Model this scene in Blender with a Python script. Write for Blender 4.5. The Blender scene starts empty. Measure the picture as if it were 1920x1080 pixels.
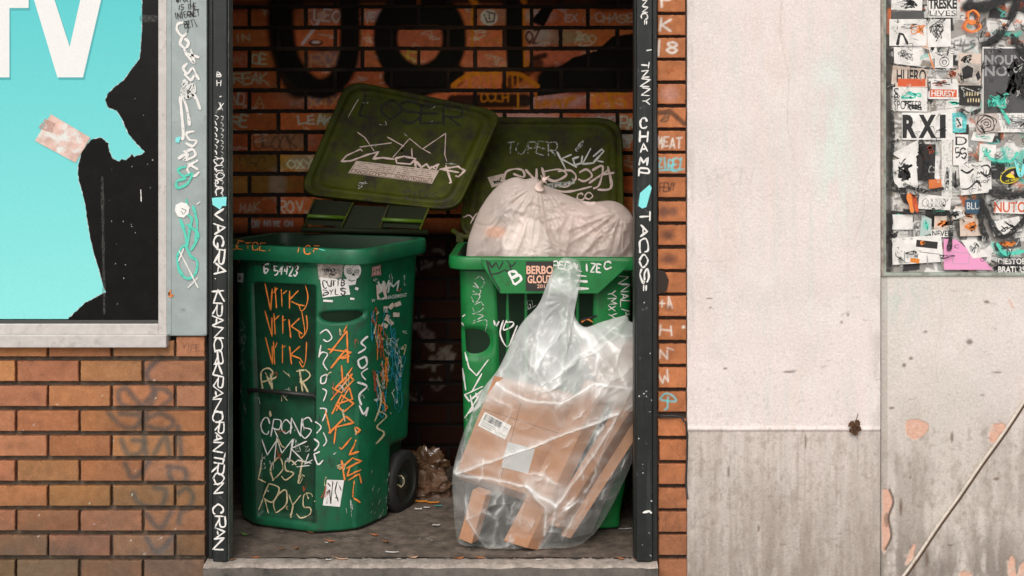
import bpy, bmesh, math, random
import numpy as np
from mathutils import Vector, noise
from mathutils.bvhtree import BVHTree
from mathutils.geometry import tessellate_polygon
R = math.radians
random.seed(7)
scene = bpy.context.scene
COL = scene.collection

# ------------------------------------------------------------------ camera
CAMD, CAMZ, S0, HZ = 5.0, 1.6, 520.0, 218.0
cam_d = bpy.data.cameras.new('camera'); cam = bpy.data.objects.new('camera', cam_d); COL.objects.link(cam)
cam.location = (0, -CAMD, CAMZ); cam.rotation_euler = (R(90), 0, 0)
cam_d.sensor_width = 36; cam_d.lens = 36 * CAMD / (1920 / S0)
cam_d.shift_y = -(540 - HZ) / 1920
cam_d.clip_start = .1; cam_d.clip_end = 500
scene.camera = cam
# ------------------------------------------------------------------ world, sun, exposure
w = bpy.data.worlds.new('World'); scene.world = w; w.use_nodes = True
nt = w.node_tree; nt.nodes.clear()
sky = nt.nodes.new('ShaderNodeTexSky'); sky.sky_type = 'NISHITA'; sky.sun_disc = False
SUN_EL, SUN_AZ = R(43), R(-12)          # azimuth measured from the street side of the wall
sky.sun_elevation = SUN_EL; sky.sun_rotation = R(180) - SUN_AZ
sky.air_density = 1.5; sky.dust_density = 4
hs = nt.nodes.new('ShaderNodeHueSaturation'); hs.inputs['Saturation'].default_value = .25
bg = nt.nodes.new('ShaderNodeBackground'); bg.inputs['Strength'].default_value = .12
wo = nt.nodes.new('ShaderNodeOutputWorld')
nt.links.new(sky.outputs[0], hs.inputs['Color']); nt.links.new(hs.outputs[0], bg.inputs[0]); nt.links.new(bg.outputs[0], wo.inputs[0])
sl = bpy.data.lights.new('sun', 'SUN'); sl.energy = 1.0; sl.angle = R(35); sl.color = (1, .9, .82)
so = bpy.data.objects.new('sun', sl); COL.objects.link(so)
sd = Vector((math.sin(SUN_AZ) * math.cos(SUN_EL), -math.cos(SUN_AZ) * math.cos(SUN_EL), math.sin(SUN_EL)))
so.rotation_euler = sd.to_track_quat('Z', 'Y').to_euler(); so.location = sd * 20
scene.view_settings.view_transform = 'Standard'; scene.view_settings.look = 'None'
scene.view_settings.gamma = 1; scene.view_settings.exposure = 0.35
scene.render.engine = 'CYCLES'
scene.cycles.max_bounces = 8; scene.cycles.transparent_max_bounces = 24

# ------------------------------------------------------------------ helpers
def sc(d): return S0 * CAMD / (CAMD + d)
def at(px, py, d):
    s = sc(d); return Vector(((px - 960) / s, d, CAMZ - (py - HZ) / s))
def onfloor(px, py, z=0.0):
    s = (py - HZ) / (CAMZ - z); d = S0 * CAMD / s - CAMD
    return Vector(((px - 960) / s, d, z))
def s2l(c):
    return tuple((v / 255 / 12.92 if v / 255 <= .04045 else ((v / 255 + .055) / 1.055) ** 2.4) for v in c)
EYE = Vector((0, -CAMD, CAMZ))
def sm(e0, e1, x):
    t = min(1, max(0, (x - e0) / (e1 - e0))); return t * t * (3 - 2 * t)

def mat(name, color=(.5, .5, .5), rough=.7, metal=0, noise_scale=None, noise_amt=.15, bump=0, bump_scale=200, vcol=False,
        spec=.5, streak=None, dirt=None, wear=None, coat=0, grain=0):
    m = bpy.data.materials.get(name)
    if m: return m
    m = bpy.data.materials.new(name); m.use_nodes = True
    n = m.node_tree.nodes; l = m.node_tree.links; n.clear()
    out = n.new('ShaderNodeOutputMaterial'); b = n.new('ShaderNodeBsdfPrincipled')
    b.inputs['Roughness'].default_value = rough; b.inputs['Metallic'].default_value = metal
    b.inputs['Specular IOR Level'].default_value = spec; b.inputs['Coat Weight'].default_value = coat
    tc = n.new('ShaderNodeTexCoord')
    def nz(scale, detail=4, vec=None, rgh=.6):
        t = n.new('ShaderNodeTexNoise'); t.inputs['Scale'].default_value = scale; t.inputs['Detail'].default_value = detail
        t.inputs['Roughness'].default_value = rgh
        l.new(vec or tc.outputs['Object'], t.inputs['Vector']); return t.outputs['Fac']
    def ramp(src, a, bb):
        r = n.new('ShaderNodeMapRange'); r.inputs[1].default_value = a; r.inputs[2].default_value = bb
        l.new(src, r.inputs[0]); return r.outputs[0]
    if vcol:
        a = n.new('ShaderNodeAttribute'); a.attribute_name = 'Col'; cur = a.outputs['Color']
    else:
        c = n.new('ShaderNodeRGB'); c.outputs[0].default_value = (*color, 1); cur = c.outputs[0]
    def mix(fac, c1, c2, mode='MIX'):
        x = n.new('ShaderNodeMix'); x.data_type = 'RGBA'; x.blend_type = mode
        if isinstance(fac, float): x.inputs[0].default_value = fac
        else: l.new(fac, x.inputs[0])
        for v, i in ((c1, 6), (c2, 7)):
            if isinstance(v, tuple): x.inputs[i].default_value = (*v, 1)
            else: l.new(v, x.inputs[i])
        return x.outputs[2]
    def scaled(vs):
        mp = n.new('ShaderNodeMapping'); mp.inputs['Scale'].default_value = vs; l.new(tc.outputs['Object'], mp.inputs['Vector']); return mp.outputs[0]
    if noise_scale:
        r = n.new('ShaderNodeMapRange'); r.inputs[1].default_value = .3; r.inputs[2].default_value = .7
        r.inputs[3].default_value = 1 - noise_amt; r.inputs[4].default_value = 1 + noise_amt
        l.new(nz(noise_scale), r.inputs[0])
        g = n.new('ShaderNodeVectorMath'); g.operation = 'SCALE'; l.new(cur, g.inputs[0]); l.new(r.outputs[0], g.inputs['Scale']); cur = g.outputs[0]
    if grain:
        r = n.new('ShaderNodeMapRange'); r.inputs[1].default_value = .3; r.inputs[2].default_value = .7
        r.inputs[3].default_value = 1 - grain; r.inputs[4].default_value = 1 + grain
        l.new(nz(260, 2), r.inputs[0])
        g = n.new('ShaderNodeVectorMath'); g.operation = 'SCALE'; l.new(cur, g.inputs[0]); l.new(r.outputs[0], g.inputs['Scale']); cur = g.outputs[0]
    if dirt:   # (color, scale, lo, hi)
        cur = mix(ramp(nz(dirt[1], 8, None, .7), dirt[2], dirt[3]), cur, dirt[0])
    if streak:  # (color, lo, hi, xscale)
        cur = mix(ramp(nz(1, 6, scaled((streak[3], streak[3], 3)), .65), streak[1], streak[2]), cur, streak[0])
    l.new(cur, b.inputs['Base Color'])
    if bump:
        bp = n.new('ShaderNodeBump'); bp.inputs['Strength'].default_value = bump; bp.inputs['Distance'].default_value = .003
        l.new(nz(bump_scale, 6), bp.inputs['Height']); l.new(bp.outputs[0], b.inputs['Normal'])
    sh = b.outputs[0]
    if wear is not None:
        tr = n.new('ShaderNodeBsdfTransparent'); mx = n.new('ShaderNodeMixShader')
        l.new(ramp(nz(90, 4, None, .7), wear[0], wear[1]), mx.inputs[0]); l.new(tr.outputs[0], mx.inputs[1]); l.new(sh, mx.inputs[2]); sh = mx.outputs[0]
    l.new(sh, out.inputs[0])
    return m

class MB:
    def __init__(s): s.v = []; s.f = []; s.m = []; s.c = {}; s.mats = []; s.sm = []
    def mi(s, m):
        if m not in s.mats: s.mats.append(m)
        return s.mats.index(m)
    def add(s, verts, faces, m, cols=None, smooth=False):
        o = len(s.v); s.v.extend([tuple(p) for p in verts]); i = s.mi(m)
        for f in faces: s.f.append(tuple(o + k for k in f)); s.m.append(i); s.sm.append(smooth)
        if cols is not None:
            for k, c in enumerate(cols): s.c[o + k] = c
        return o
    def grid(s, P, m, cols=None, smooth=True, wrap=False, flip=False):
        """P: rows x cols list of points"""
        r = len(P); c = len(P[0]); fs = []
        for i in range(r - 1):
            for j in range(c if wrap else c - 1):
                k = (j + 1) % c; q = (i * c + j, i * c + k, (i + 1) * c + k, (i + 1) * c + j)
                fs.append(q[::-1] if flip else q)
        s.add([p for row in P for p in row], fs, m, cols, smooth)
    def box(s, a, b, m, bev=0.0, seg=2, rot=None, cen=None):
        bm = bmesh.new(); bmesh.ops.create_cube(bm, size=1)
        a = Vector(a); b = Vector(b); c = (a + b) / 2; d = b - a
        for v in bm.verts: v.co = Vector((v.co.x * d.x, v.co.y * d.y, v.co.z * d.z)) + c
        if bev: bmesh.ops.bevel(bm, geom=list(bm.edges), offset=bev, segments=seg, affect='EDGES', profile=.5)
        s.frombm(bm, m)
    def hexa(s, p, m, bev=0.0):
        """p: 8 points: front quad 0-3, back quad 4-7"""
        bm = bmesh.new(); vs = [bm.verts.new(q) for q in p]
        for f in ((0, 1, 2, 3), (7, 6, 5, 4), (0, 4, 5, 1), (1, 5, 6, 2), (2, 6, 7, 3), (3, 7, 4, 0)): bm.faces.new([vs[i] for i in f])
        bmesh.ops.recalc_face_normals(bm, faces=bm.faces)
        if bev: bmesh.ops.bevel(bm, geom=list(bm.edges), offset=bev, segments=2, affect='EDGES', profile=.5)
        s.frombm(bm, m)
    def frombm(s, bm, m, smooth=False):
        bm.verts.index_update(); s.add([v.co.copy() for v in bm.verts], [[v.index for v in f.verts] for f in bm.faces], m, None, smooth); bm.free()
    def tube(s, pts, r, m, seg=10, cap=True):
        pts = [Vector(p) for p in pts]; rows = []
        for i, p in enumerate(pts):
            t = (pts[min(i + 1, len(pts) - 1)] - pts[max(i - 1, 0)]).normalized()
            x = t.cross(Vector((0, 0, 1)) if abs(t.z) < .9 else Vector((1, 0, 0))).normalized(); y = t.cross(x)
            rr = r[i] if isinstance(r, (list, tuple)) else r
            rows.append([p + x * math.cos(2 * math.pi * k / seg) * rr + y * math.sin(2 * math.pi * k / seg) * rr for k in range(seg)])
        o = len(s.v); s.grid(rows, m, wrap=True)
        if cap: s.f.append(tuple(range(o, o + seg))); s.m.append(s.mi(m)); s.sm.append(False); e = o + (len(pts) - 1) * seg; s.f.append(tuple(range(e + seg - 1, e - 1, -1))); s.m.append(s.mi(m)); s.sm.append(False)
    def build(s, name, parent=None, **props):
        me = bpy.data.meshes.new(name); off = Vector((0, 0, 0))
        if parent is not None:
            p = parent
            while p is not None: off += p.location; p = p.parent
        loc = Vector((0, 0, 0))
        if parent is None and s.v:
            A = np.array(s.v); loc = Vector(((A[:, 0].min() + A[:, 0].max()) / 2, (A[:, 1].min() + A[:, 1].max()) / 2, A[:, 2].min()))
            off = loc
        A = np.array(s.v, dtype=np.float64) - np.array(off)
        me.from_pydata(A.tolist(), [], s.f)
        for m in s.mats: me.materials.append(m)
        me.polygons.foreach_set('material_index', s.m); me.polygons.foreach_set('use_smooth', s.sm)
        if s.c:
            at_ = me.color_attributes.new('Col', 'FLOAT_COLOR', 'POINT')
            buf = np.ones((len(s.v), 4), dtype=np.float32)
            ks = np.fromiter(s.c.keys(), int); buf[ks, :3] = np.array(list(s.c.values()), dtype=np.float32)
            at_.data.foreach_set('color', buf.ravel())
        me.update()
        o = bpy.data.objects.new(name, me); COL.objects.link(o); o.location = loc
        if parent is not None: o.parent = parent; o.location = (0, 0, 0)
        for k, v in props.items(): o[k] = v
        return o

def thing(name, loc, label, cat, group=None):
    o = bpy.data.objects.new(name, None); COL.objects.link(o); o.location = loc; o.empty_display_size = .05
    o['label'] = label; o['category'] = cat
    if group: o['group'] = group
    return o

# ------------------------------------------------------------------ stroke font (x 0-4, y 0-6)
GL = {'A': '00 26 40;12 32', 'B': '00 06;~06 35 33 03;~03 43 41 00', 'C': '~44 36 16 04 02 10 30 41', 'D': '00 06;~06 36 43 30 00',
 'E': '46 06 00 40;03 33', 'F': '46 06 00;03 33', 'G': '~45 26 05 02 10 30 42;42 22', 'H': '00 06;40 46;03 43', 'I': '20 26',
 'J': '~46 41 30 10 02', 'K': '00 06;46 03 40', 'L': '06 00 40', 'M': '00 06 22 46 40', 'N': '00 06 40 46',
 'O': '~20 02 04 26 44 42 20', 'P': '00 06;~06 46 43 03', 'Q': '~20 02 04 26 44 42 20;31 50', 'R': '00 06;~06 46 43 03;13 40',
 'S': '~45 26 05 13 33 42 20 01', 'T': '06 46;26 20', 'U': '~06 02 10 30 42 46', 'V': '06 20 46', 'W': '06 10 23 30 46',
 'X': '00 46;06 40', 'Y': '06 23 46;23 20', 'Z': '06 46 00 40', '0': '~20 02 04 26 44 42 20', '1': '15 26 20', '2': '~05 26 45 33 00;00 40',
 '3': '~05 26 45 23;~23 42 20 01', '4': '30 36 02 42', '5': '46 06 03;~03 33 42 20 00', '6': '~46 05 02 20 42 33 02', '7': '06 46 10',
 '8': '~23 05 26 45 23 01 20 42 23', '9': '~40 44 26 05 14 34', '.': '20 21', ',': '21 10', '-': '03 43', '=': '02 42;04 44', '*': '00 46;06 40;26 20',
 '!': '26 22;20 21', '?': '~05 26 45 23 22;20 21', "'": '26 24', '@': '~20 02 04 26 44 42 20;~22 13 33 22', '#': '10 16;30 36;02 42;04 44',
 '/': '00 46', '+': '03 43;25 21', ' ': ''}
def catmull(p, n=5):
    if len(p) < 3: return p
    o = []; q = [p[0]] + list(p) + [p[-1]]
    for i in range(1, len(q) - 2):
        a, b, c, d = q[i - 1], q[i], q[i + 1], q[i + 2]
        for k in range(n):
            t = k / n
            o.append(tuple(.5 * ((2 * b[j]) + (-a[j] + c[j]) * t + (2 * a[j] - 5 * b[j] + 4 * c[j] - d[j]) * t * t + (-a[j] + 3 * b[j] - 3 * c[j] + d[j]) * t ** 3) for j in (0, 1)))
    o.append(tuple(p[-1])); return o
def tagpolys(text, x0, y0, x1, y1, h, jit=.35, slant=0.0, stack=False, fill=.78, rng=random):
    """hand-written letters between two photo points; returns polylines in photo px"""
    dx, dy = x1 - x0, y1 - y0; L = math.hypot(dx, dy) or 1; ax, ay = dx / L, dy / L
    ux, uy = (ay, -ax) if not stack else (0, -1)
    if stack: bx, by = 1, 0
    else: bx, by = ax, ay
    n = len(text); adv = L / n; out = []
    for i, ch in enumerate(text.upper()):
        g = GL.get(ch, '')
        if not g: continue
        ox, oy = x0 + ax * adv * i, y0 + ay * adv * i
        cw = (adv * fill) if not stack else h * .75
        hh = h if not stack else adv * .8
        ky = rng.uniform(-.1, .1) * hh; hs_ = rng.uniform(.82, 1.18); ro = rng.uniform(-.16, .16); ws_ = rng.uniform(.85, 1.2)
        for st in g.split(';'):
            smooth = st.startswith('~'); pts = [(int(a[0]), int(a[1])) for a in st.lstrip('~').split()]
            pts = [(a + rng.uniform(-jit, jit), b + rng.uniform(-jit, jit)) for a, b in pts]
            if smooth: pts = catmull(pts)
            pp = []
            for a, b in pts:
                lx = cw * ws_ * (a / 4 - .5 + slant * b / 6); ly = hh * hs_ * (b / 6 - .5); lx, ly = lx * math.cos(ro) - ly * math.sin(ro), lx * math.sin(ro) + ly * math.cos(ro)
                lx += cw / 2; ly += hh / 2 + ky; pp.append((ox + bx * lx + ux * ly, oy + by * lx + uy * ly))
            out.append(pp)
    return out
def scribble(cx, cy, wd, ht, n, rng=random, ang=0):
    p = []
    for i in range(n):
        a, b = rng.uniform(-.5, .5) * wd, rng.uniform(-.5, .5) * ht
        p.append((cx + a * math.cos(ang) - b * math.sin(ang), cy + a * math.sin(ang) + b * math.cos(ang)))
    return catmull(p, 6)

_tc = {}
def textmesh(s, bold=.0):
    k = (s, bold)
    if k in _tc: return _tc[k]
    cu = bpy.data.curves.new('t', 'FONT'); cu.body = s; cu.offset = bold; cu.resolution_u = 3; cu.align_x = 'LEFT'
    o = bpy.data.objects.new('t', cu); COL.objects.link(o)
    dg = bpy.context.evaluated_depsgraph_get(); dg.update(); me = o.evaluated_get(dg).to_mesh()
    V = np.array([v.co[:2] for v in me.vertices]); F = [tuple(p.vertices) for p in me.polygons]
    o.evaluated_get(dg).to_mesh_clear(); bpy.data.objects.remove(o); bpy.data.curves.remove(cu)
    mn, mx = V.min(0), V.max(0); V = (V - mn) / (mx - mn); _tc[k] = (V, F); return _tc[k]

# surfaces that can be painted on
def mesh_cast(mb, flipcheck=True):
    bvh = BVHTree.FromPolygons([Vector(v) for v in mb.v], mb.f)
    def f(px, py):
        dr = (at(px, py, 0) - EYE).normalized(); h = bvh.ray_cast(EYE, dr)
        if h[0] is None: return None
        n = h[1]
        return (h[0], -n if n.dot(dr) > 0 else n)
    return f
def plane_cast(d):
    def f(px, py): return (at(px, py, d), Vector((0, -1, 0)))
    return f
def floor_cast(px, py): return (onfloor(px, py), Vector((0, 0, 1)))

class Deco:
    def __init__(s, cast, mb, off=.0009): s.cast = cast; s.mb = mb; s.off = off
    def nx(s): s.off += .000035; return s.off
    def pt(s, x, y, off):
        h = s.cast(x, y); return None if h is None else h[0] + h[1] * off
    def ribbon(s, pts, wd, m, step=3.0, taper=True):
        off = s.nx(); P = [pts[0]]
        for a, b in zip(pts, pts[1:]):
            L = math.hypot(b[0] - a[0], b[1] - a[1]); n = max(1, int(L / step))
            for k in range(1, n + 1): P.append((a[0] + (b[0] - a[0]) * k / n, a[1] + (b[1] - a[1]) * k / n))
        if len(P) < 2: return
        rows = []; N = len(P); ph = random.uniform(0, 9)
        for i, p in enumerate(P):
            q0, q1 = P[max(0, i - 1)], P[min(N - 1, i + 1)]; dx, dy = q1[0] - q0[0], q1[1] - q0[1]; L = math.hypot(dx, dy) or 1
            ww = wd / 2 * .92 * (1 + .15 * math.sin(ph + i * .9) + .5 * noise.noise(Vector((i * .13, ph, 0)))) * (1 if 0 < i < N - 1 or not taper else .55)
            nx_, ny_ = -dy / L * ww, dx / L * ww
            a = s.pt(p[0] + nx_, p[1] + ny_, off); b = s.pt(p[0] - nx_, p[1] - ny_, off)
            rows.append((a, b))
        vs = []; fs = []; prev = None
        for a, b in rows:
            if a is None or b is None or (a - b).length > .004 * wd + .006: prev = None; continue
            vs += [a, b]; k = len(vs) - 2
            if prev is not None and (vs[prev] - a).length < .02 * step / 3: fs.append((prev, prev + 1, k + 1, k))
            prev = k
        if fs: s.mb.add(vs, fs, m, None, True)
    def tag(s, text, x0, y0, x1, y1, h, wd, m, **k):
        for p in tagpolys(text, x0, y0, x1, y1, h, **k): s.ribbon(p, wd, m)
    def lines(s, L, wd, m, smooth=False):
        for p in L: s.ribbon(catmull(p, 6) if smooth else p, wd, m)
    def quad(s, q, m, n=6, nm=None, back=True):
        """q corners TL TR BR BL px"""
        off = s.nx(); nm = nm or n; rows = []
        for i in range(nm + 1):
            v = i / nm; r = []
            for j in range(n + 1):
                u = j / n
                x = (q[0][0] * (1 - u) + q[1][0] * u) * (1 - v) + (q[3][0] * (1 - u) + q[2][0] * u) * v
                y = (q[0][1] * (1 - u) + q[1][1] * u) * (1 - v) + (q[3][1] * (1 - u) + q[2][1] * u) * v
                r.append(s.pt(x, y, off))
            rows.append(r)
        if any(p is None for r in rows for p in r): return
        s.mb.grid(rows, m)
    def text(s, t, q, m, bold=.0, flip=False):
        V, F = textmesh(t, bold); off = s.nx(); P = []
        for u, v in V:
            v = 1 - v
            if flip: u, v = 1 - u, 1 - v
            x = (q[0][0] * (1 - u) + q[1][0] * u) * (1 - v) + (q[3][0] * (1 - u) + q[2][0] * u) * v
            y = (q[0][1] * (1 - u) + q[1][1] * u) * (1 - v) + (q[3][1] * (1 - u) + q[2][1] * u) * v
            p = s.pt(x, y, off)
            if p is None: return
            P.append(p)
        s.mb.add(P, F, m)
    def poly(s, pts, m, off=None):
        off = off or s.nx(); P = [s.pt(x, y, off) for x, y in pts]
        if any(p is None for p in P): return
        T = tessellate_polygon([[Vector((x, -y, 0)) for x, y in pts]])
        s.mb.add(P, [tuple(t) for t in T], m)
def rect(x0, y0, x1, y1, r=0):
    cx, cy = (x0 + x1) / 2, (y0 + y1) / 2; a = R(r); o = []
    for x, y in ((x0, y0), (x1, y0), (x1, y1), (x0, y1)):
        o.append((cx + (x - cx) * math.cos(a) - (y - cy) * math.sin(a), cy + (x - cx) * math.sin(a) + (y - cy) * math.cos(a)))
    return o
def inset(q, u0, v0, u1, v1):
    o = []
    for u, v in ((u0, v0), (u1, v0), (u1, v1), (u0, v1)):
        x = (q[0][0] * (1 - u) + q[1][0] * u) * (1 - v) + (q[3][0] * (1 - u) + q[2][0] * u) * v
        y = (q[0][1] * (1 - u) + q[1][1] * u) * (1 - v) + (q[3][1] * (1 - u) + q[2][1] * u) * v
        o.append((x, y))
    return o

# raster canvas in photo px, sampled onto dense meshes (pigment only)
class Canvas:
    def __init__(s, x0, y0, x1, y1, base):
        s.x0, s.y0 = x0, y0; s.W, s.H = x1 - x0, y1 - y0
        s.a = np.ones((s.H, s.W, 3)) * np.array(base)
    def _blend(s, xa, ya, xb, yb, cov, col):
        sub = s.a[ya:yb, xa:xb]; s.a[ya:yb, xa:xb] = sub * (1 - cov[..., None]) + np.array(col) * cov[..., None]
    def stroke(s, pts, wd, col, alpha=1.0, soft=1.0):
        r = wd / 2 + soft; xs = [p[0] for p in pts]; ys = [p[1] for p in pts]
        xa = int(max(0, min(xs) - r - s.x0)); xb = int(min(s.W, max(xs) + r - s.x0 + 1)); ya = int(max(0, min(ys) - r - s.y0)); yb = int(min(s.H, max(ys) + r - s.y0 + 1))
        if xa >= xb or ya >= yb: return
        X, Y = np.meshgrid(np.arange(xa, xb) + s.x0 + .5, np.arange(ya, yb) + s.y0 + .5); D = np.full(X.shape, 1e9)
        for a, b in zip(pts, pts[1:] if len(pts) > 1 else pts):
            vx, vy = b[0] - a[0], b[1] - a[1]; L = vx * vx + vy * vy + 1e-9
            t = np.clip(((X - a[0]) * vx + (Y - a[1]) * vy) / L, 0, 1)
            D = np.minimum(D, np.hypot(X - a[0] - t * vx, Y - a[1] - t * vy))
        s._blend(xa, ya, xb, yb, np.clip((r - D) / (2 * soft), 0, 1) * alpha, col)
    def poly(s, pts, col, alpha=1.0):
        xs = [p[0] for p in pts]; ys = [p[1] for p in pts]
        xa = int(max(0, min(xs) - s.x0)); xb = int(min(s.W, max(xs) - s.x0 + 1)); ya = int(max(0, min(ys) - s.y0)); yb = int(min(s.H, max(ys) - s.y0 + 1))
        if xa >= xb or ya >= yb: return
        X, Y = np.meshgrid(np.arange(xa, xb) + s.x0 + .5, np.arange(ya, yb) + s.y0 + .5); I = np.zeros(X.shape, bool)
        for (x1, y1), (x2, y2) in zip(pts, pts[1:] + pts[:1]):
            if y1 == y2: continue
            c = ((y1 > Y) != (y2 > Y)) & (X < (x2 - x1) * (Y - y1) / (y2 - y1) + x1); I ^= c
        s._blend(xa, ya, xb, yb, I * alpha, col)
    def ell(s, cx, cy, rx, ry, col, alpha=1.0, soft=.1):
        xa = int(max(0, cx - rx * 1.3 - s.x0)); xb = int(min(s.W, cx + rx * 1.3 - s.x0)); ya = int(max(0, cy - ry * 1.3 - s.y0)); yb = int(min(s.H, cy + ry * 1.3 - s.y0))
        if xa >= xb or ya >= yb: return
        X, Y = np.meshgrid(np.arange(xa, xb) + s.x0 + .5, np.arange(ya, yb) + s.y0 + .5)
        D = np.hypot((X - cx) / rx, (Y - cy) / ry); s._blend(xa, ya, xb, yb, np.clip((1 + soft - D) / (2 * soft), 0, 1) * alpha, col)
    def tag(s, text, x0, y0, x1, y1, h, wd, col, alpha=.9, **k):
        for p in tagpolys(text, x0, y0, x1, y1, h, **k): s.stroke(p, wd, col, alpha)
    def samp(s, px, py):
        x = min(s.W - 1.001, max(0, px - s.x0 - .5)); y = min(s.H - 1.001, max(0, py - s.y0 - .5)); i, j = int(x), int(y); u, v = x - i, y - j
        A = s.a; i2 = min(i + 1, s.W - 1); j2 = min(j + 1, s.H - 1)
        c = (A[j, i] * (1 - u) + A[j, i2] * u) * (1 - v) + (A[j2, i] * (1 - u) + A[j2, i2] * u) * v
        return (c[0], c[1], c[2])
def vnoise(H, W, cy, cx, seed):
    g = np.random.RandomState(seed).rand(int(H / cy) + 3, int(W / cx) + 3)
    Y = np.arange(H) / cy; X = np.arange(W) / cx; i = Y.astype(int); j = X.astype(int); v = Y - i; u = X - j; v = v * v * (3 - 2 * v); u = u * u * (3 - 2 * u)
    a = g[i][:, j]; b = g[i][:, j + 1]; c = g[i + 1][:, j]; d = g[i + 1][:, j + 1]
    return (a * (1 - u) + b * u) * (1 - v)[:, None] + (c * (1 - u) + d * u) * v[:, None]
def fbm(H, W, cy, cx, seed, oct=4):
    o = np.zeros((H, W)); t = 0
    for k in range(oct):
        a = .5 ** k; o += a * vnoise(H, W, max(1.5, cy / 2 ** k), max(1.5, cx / 2 ** k), seed + k); t += a
    return o / t
def cl(x, a, b): return np.clip((x - a) / (b - a), 0, 1)

# ------------------------------------------------------------------ paints
W_ = (.72, .70, .67); K_ = (.012, .012, .012); O_ = (.75, .22, .04); T_ = (.08, .55, .42); A_ = (.2, .68, .68)
PW = mat('white_marker_paint', W_, .5, wear=(.25, .42)); PWs = mat('white_solid_paint', (.75, .74, .71), .5, noise_scale=60, noise_amt=.08)
PWf = mat('faded_white_marker', (.55, .56, .52), .6, wear=(.38, .6)); PO = mat('orange_marker_paint', O_, .5, wear=(.25, .42))
POd = mat('rust_orange_marker', (.55, .17, .04), .5, wear=(.3, .5)); PT = mat('green_marker_paint', T_, .5, wear=(.25, .45)); PA = mat('aqua_paint', A_, .5, wear=(.1, .3))
PK = mat('black_marker_ink', K_, .5, wear=(.25, .42)); PKf = mat('faded_black_ink', (.03, .03, .03), .6, wear=(.4, .6)); PC = mat('cream_marker', (.6, .5, .3), .55, wear=(.3, .48))
PB = mat('blue_marker', (.02, .22, .3), .5, wear=(.35, .5)); PR = mat('red_marker', (.4, .07, .03), .5, wear=(.35, .5)); PP = mat('pink_white_marker', (.72, .55, .5), .5, wear=(.25, .42))
INK = mat('black_print', (.015, .015, .015), .55); STW = mat('white_sticker_paper', (.72, .70, .67), .6, noise_scale=30, noise_amt=.12, dirt=((.16, .14, .12), 28, .58, .72))
STK = mat('black_sticker_paper', (.02, .017, .015), .5); STP = mat('peach_print', (.75, .42, .3), .6); STR = mat('red_print', (.6, .1, .03), .6); STPK = mat('pink_sticker_paper', (.72, .3, .5), .6)
STG = mat('dark_grey_sticker_paper', (.07, .07, .07), .6, noise_scale=20); STC = mat('cream_sticker_paper', (.62, .5, .42), .65, dirt=((.25, .16, .1), 30, .5, .8)); STY = mat('yellow_print', (.75, .6, .02), .6); GRYP = mat('grey_print', (.3, .3, .3), .6)

# ================================================================== SETTING
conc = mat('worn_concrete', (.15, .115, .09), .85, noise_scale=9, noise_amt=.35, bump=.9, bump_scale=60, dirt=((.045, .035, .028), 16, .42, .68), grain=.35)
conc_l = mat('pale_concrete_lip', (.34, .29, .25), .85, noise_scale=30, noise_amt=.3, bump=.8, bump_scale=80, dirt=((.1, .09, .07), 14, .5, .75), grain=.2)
pav = mat('pavement_concrete', (.3, .28, .26), .85, noise_scale=3, noise_amt=.15, bump=.4, bump_scale=60)
darkm = mat('sooty_masonry', (.035, .028, .022), .9, noise_scale=8, noise_amt=.4)
# pavement
m_ = MB(); m_.add([(-60, -60, -.17), (60, -60, -.17), (60, 4, -.17), (-60, 4, -.17)], [(0, 1, 2, 3)], pav); m_.build('pavement', kind='structure')
# alcove floor with gentle unevenness
BACK = 1.35; LW, RW = -1.36, .66; CEIL = 2.22
def floor_h(x, y): return .004 * noise.noise(Vector((x * 4, y * 4, 0))) + .002 * noise.noise(Vector((x * 17, y * 17, 3)))
m_ = MB(); NX, NY = 150, 110
rows = [[(LW + (RW - LW) * i / NX, .035 + (BACK - .035) * j / NY, floor_h(LW + (RW - LW) * i / NX, .035 + (BACK - .035) * j / NY) - .002) for i in range(NX + 1)] for j in range(NY + 1)]
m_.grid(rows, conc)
dk = Deco(floor_cast, m_, .0035)
stain = mat('pale_floor_stain', (.34, .31, .28), .8, wear=(.45, .62)); crk = mat('dark_crack', (.02, .017, .015), .9)
for x, y, wd, ht in ((525, 1003, 30, 16), (505, 1010, 20, 8), (735, 1012, 40, 5), (800, 1012, 34, 9), (815, 1018, 26, 7), (655, 1012, 60, 5), (1000, 1040, 40, 4), (880, 1030, 30, 5), (470, 1025, 20, 6)):
    dk.ribbon(scribble(x, y, wd, ht, 7), 4, stain, 2)
m_.build('alcove_floor', kind='structure')
# step with rough lip
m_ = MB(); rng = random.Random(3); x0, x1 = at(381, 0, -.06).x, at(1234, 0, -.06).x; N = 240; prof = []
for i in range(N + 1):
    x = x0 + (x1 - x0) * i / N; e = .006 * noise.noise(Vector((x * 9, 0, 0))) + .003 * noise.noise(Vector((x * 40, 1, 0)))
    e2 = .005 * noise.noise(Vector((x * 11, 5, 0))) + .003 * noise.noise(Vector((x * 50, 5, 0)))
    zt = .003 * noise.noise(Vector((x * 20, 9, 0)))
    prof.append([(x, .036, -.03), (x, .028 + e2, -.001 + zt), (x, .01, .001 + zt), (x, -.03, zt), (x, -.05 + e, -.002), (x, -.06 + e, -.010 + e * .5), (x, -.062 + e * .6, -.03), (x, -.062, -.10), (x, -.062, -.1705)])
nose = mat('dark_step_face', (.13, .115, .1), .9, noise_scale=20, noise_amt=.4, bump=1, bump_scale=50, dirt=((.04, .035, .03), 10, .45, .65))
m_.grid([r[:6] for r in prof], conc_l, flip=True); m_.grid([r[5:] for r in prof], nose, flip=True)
m_.build('doorway_step', kind='structure')
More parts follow.
